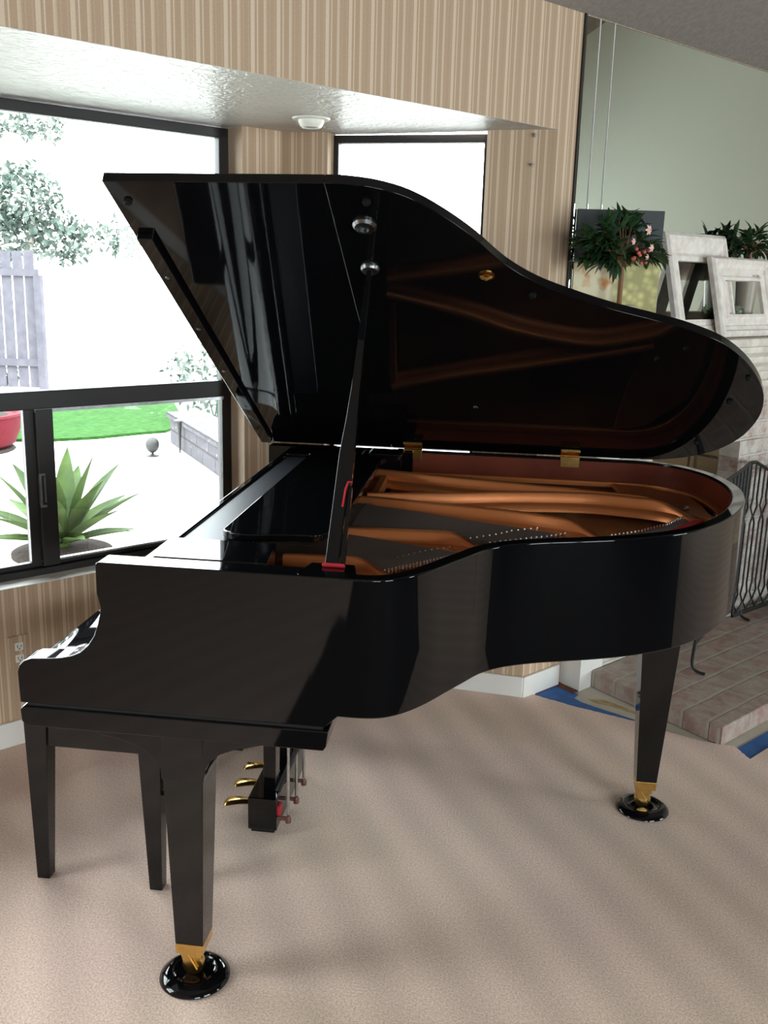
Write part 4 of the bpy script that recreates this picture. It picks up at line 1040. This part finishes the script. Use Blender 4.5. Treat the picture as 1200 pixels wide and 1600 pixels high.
# agave in a round planting hole
AGX, AGY = -2.66, 5.46
ag = thing('agave_plant', 'grey green agave rosette growing from a round brown bed just outside the window', 'plant', Matrix.Translation((AGX, AGY, GZ)))
Fa = Matrix.Translation((AGX, AGY, GZ))
build(B(Fa).lathe([(.30, -.0), (.30, .02), (.26, .035), (.02, .05)], (0, 0, 0), 40), 'soil', 'soil', ag)
b0 = B(Fa).ball((0, 0, .10), .06, 8, 1.3); build(b0, 'crown', 'agaveleaf', ag)
rg = random.Random(12)
def agave_leaf(th, el, L, w):
    b = B(Fa); n = 9; th0 = Vector((math.cos(th), math.sin(th), 0)); side = Vector((-math.sin(th), math.cos(th), 0))
    rows = []
    for i in range(n):
        t = i / (n - 1); e = el + (t * t) * -.35
        p = Vector((0, 0, .08)) + th0 * (.03 + L * t * math.cos(el) + .0) + Vector((0, 0, L * t * math.sin(el) - .12 * L * t * t))
        ww = w * (.45 + 1.2 * t if t < .45 else (.99) * (1 - ((t - .45) / .55) ** 1.7)) * .5
        ww = max(ww, .001)
        nr = (-th0 * math.sin(el) + Vector((0, 0, math.cos(el))))
        rows.append([p + side * ww + nr * ww * .35, p + side * ww * .5 + nr * .004, p + nr * .0, p - side * ww * .5 + nr * .004, p - side * ww + nr * ww * .35,
                     p - side * ww * .4 - nr * max(.014 * (1 - t), .001), p + side * ww * .4 - nr * max(.014 * (1 - t), .001)])
    m_ = 7
    for r_ in rows: b.v += r_
    for i in range(n - 1):
        for k_ in range(m_):
            q = i * m_; b.f.append((q + k_, q + (k_ + 1) % m_, q + m_ + (k_ + 1) % m_, q + m_ + k_))
    b.f.append(tuple(range(m_))[::-1]); b.f.append(tuple((n - 1) * m_ + k_ for k_ in range(m_)))
    build(b, 'leaf', 'agaveleaf', ag, smooth=50)
for ring_, (cnt, el, L, w) in enumerate(((9, .30, .46, .10), (8, .60, .58, .14), (6, .95, .64, .15), (4, 1.32, .66, .13))):
    for i in range(cnt):
        agave_leaf(2 * math.pi * (i + .37 * ring_) / cnt + rg.uniform(-.15, .15), el + rg.uniform(-.10, .10), L * rg.uniform(.88, 1.05), w)

# fence, far garden
def foliage_mass(b, c, r, n, s, rg, squash=1.0):
    for i in range(n):
        th = rg.uniform(0, 6.283); z = rg.uniform(-1, 1); rr_ = rg.uniform(.5, 1) ; q = math.sqrt(1 - z * z)
        p = Vector(c) + Vector((q * math.cos(th) * r * rr_, q * math.sin(th) * r * rr_, z * r * rr_ * squash))
        d = Vector((rg.uniform(-1, 1), rg.uniform(-1, 1), rg.uniform(-1, 1)))
        leaf(b, p, d, (rg.uniform(-1, 1), rg.uniform(-1, 1), 1), s * rg.uniform(.7, 1.3), s * .55)
def tree(x, y, h, crowns, label, seed, s=.16):
    rg = random.Random(seed)
    T = thing('tree', label, 'tree', Matrix.Translation((x, y, GZ)), 'trees beyond the fence')
    build(B().tube([(x - .3, y, GZ), (x - .25, y, GZ + h * .35), (x, y, GZ + h * .6)], [.12, .09, .05], 8), 'trunk', 'bark', T)
    b = B()
    for (dx, dy, z, r, n) in crowns: foliage_mass(b, (x + dx, y + dy, GZ + z), r, n, s, rg)
    build(b, 'crown', 'treeleaf', T, smooth=60)
FF = Matrix.Translation((-8.62, 12.85, GZ)) @ Matrix.Rotation(math.atan2(.15, 2.15), 4, 'Z')
fn = thing('wooden_fence', 'weathered wooden picket fence with a crossrail at the far side of the garden', 'fence', FF)
for i in range(15):
    x = i * .163
    if i > 12: continue
    build(B(FF).box(x, x + .135, 0, .02, .05, 1.93 + random.uniform(-.02, .02)), 'picket', 'fencewood', fn)
build(B(FF).box(0, 2.16, -.04, 0, 1.58, 1.68).box(0, 2.16, -.04, 0, .35, .45), 'rail', 'fencewood', fn)
build(B(FF).box(2.10, 2.20, -.06, .04, 0, 1.60), 'post', 'fencewood', fn)
tree(-7.6, 15.2, 4.0, [(-.15, 0, 2.72, .62, 620), (.50, 0, 2.15, .45, 300), (-.4, .1, 2.2, .6, 400)], 'pale leafy tree right behind the picket fence', 1, .13)
tree(-6.3, 17.2, 3.0, [(-.55, 0, 2.15, .30, 90), (-.9, .1, 2.25, .35, 120), (-.05, 0, 2.2, .25, 50)], 'small hazy tree right of the fence top', 2, .12)
tree(-9.6, 18.4, 6.6, [(.3, 0, 4.3, .30, 130), (.85, 0, 4.22, .28, 100), (-.3, 0, 4.3, .3, 100)], 'high leafy branch tops at the upper left of the window', 3, .12)
# white neighbouring wall and shrub
def shrub(x, y, z, r, label, seed, n=420):
    rg = random.Random(seed); b = B(Matrix.Translation((x, y, z))); foliage_mass(b, (0, 0, r * .8), r, n, .09, rg, .8)
    for k_ in range(5): b.tube([(0, 0, 0), (rg.uniform(-r, r) * .5, rg.uniform(-r, r) * .5, r * .8)], .01, 5)
    o = build(b, 'shrub', 'treeleaf', smooth=60); tag(o, label, 'shrub', 'shrubs in the garden')
shrub(-3.45, 11.2, GZ, .62, 'leafy shrub behind the low block wall', 21)
shrub(-7.3, 13.4, GZ, .25, 'small pale shrub at the foot of the picket fence', 22, 140)
FN = Matrix.Translation((-7.0, 20.0, GZ)) @ Matrix.Rotation(R(10), 4, 'Z')
nb = build(B(FN).box(0, 14, 0, .3, 0, 3.4), 'neighbour_wall', 'stucco', smooth=0, bevel=.02); tag(nb, 'tall white stucco wall glaring in the sun at the back of the garden', 'wall')
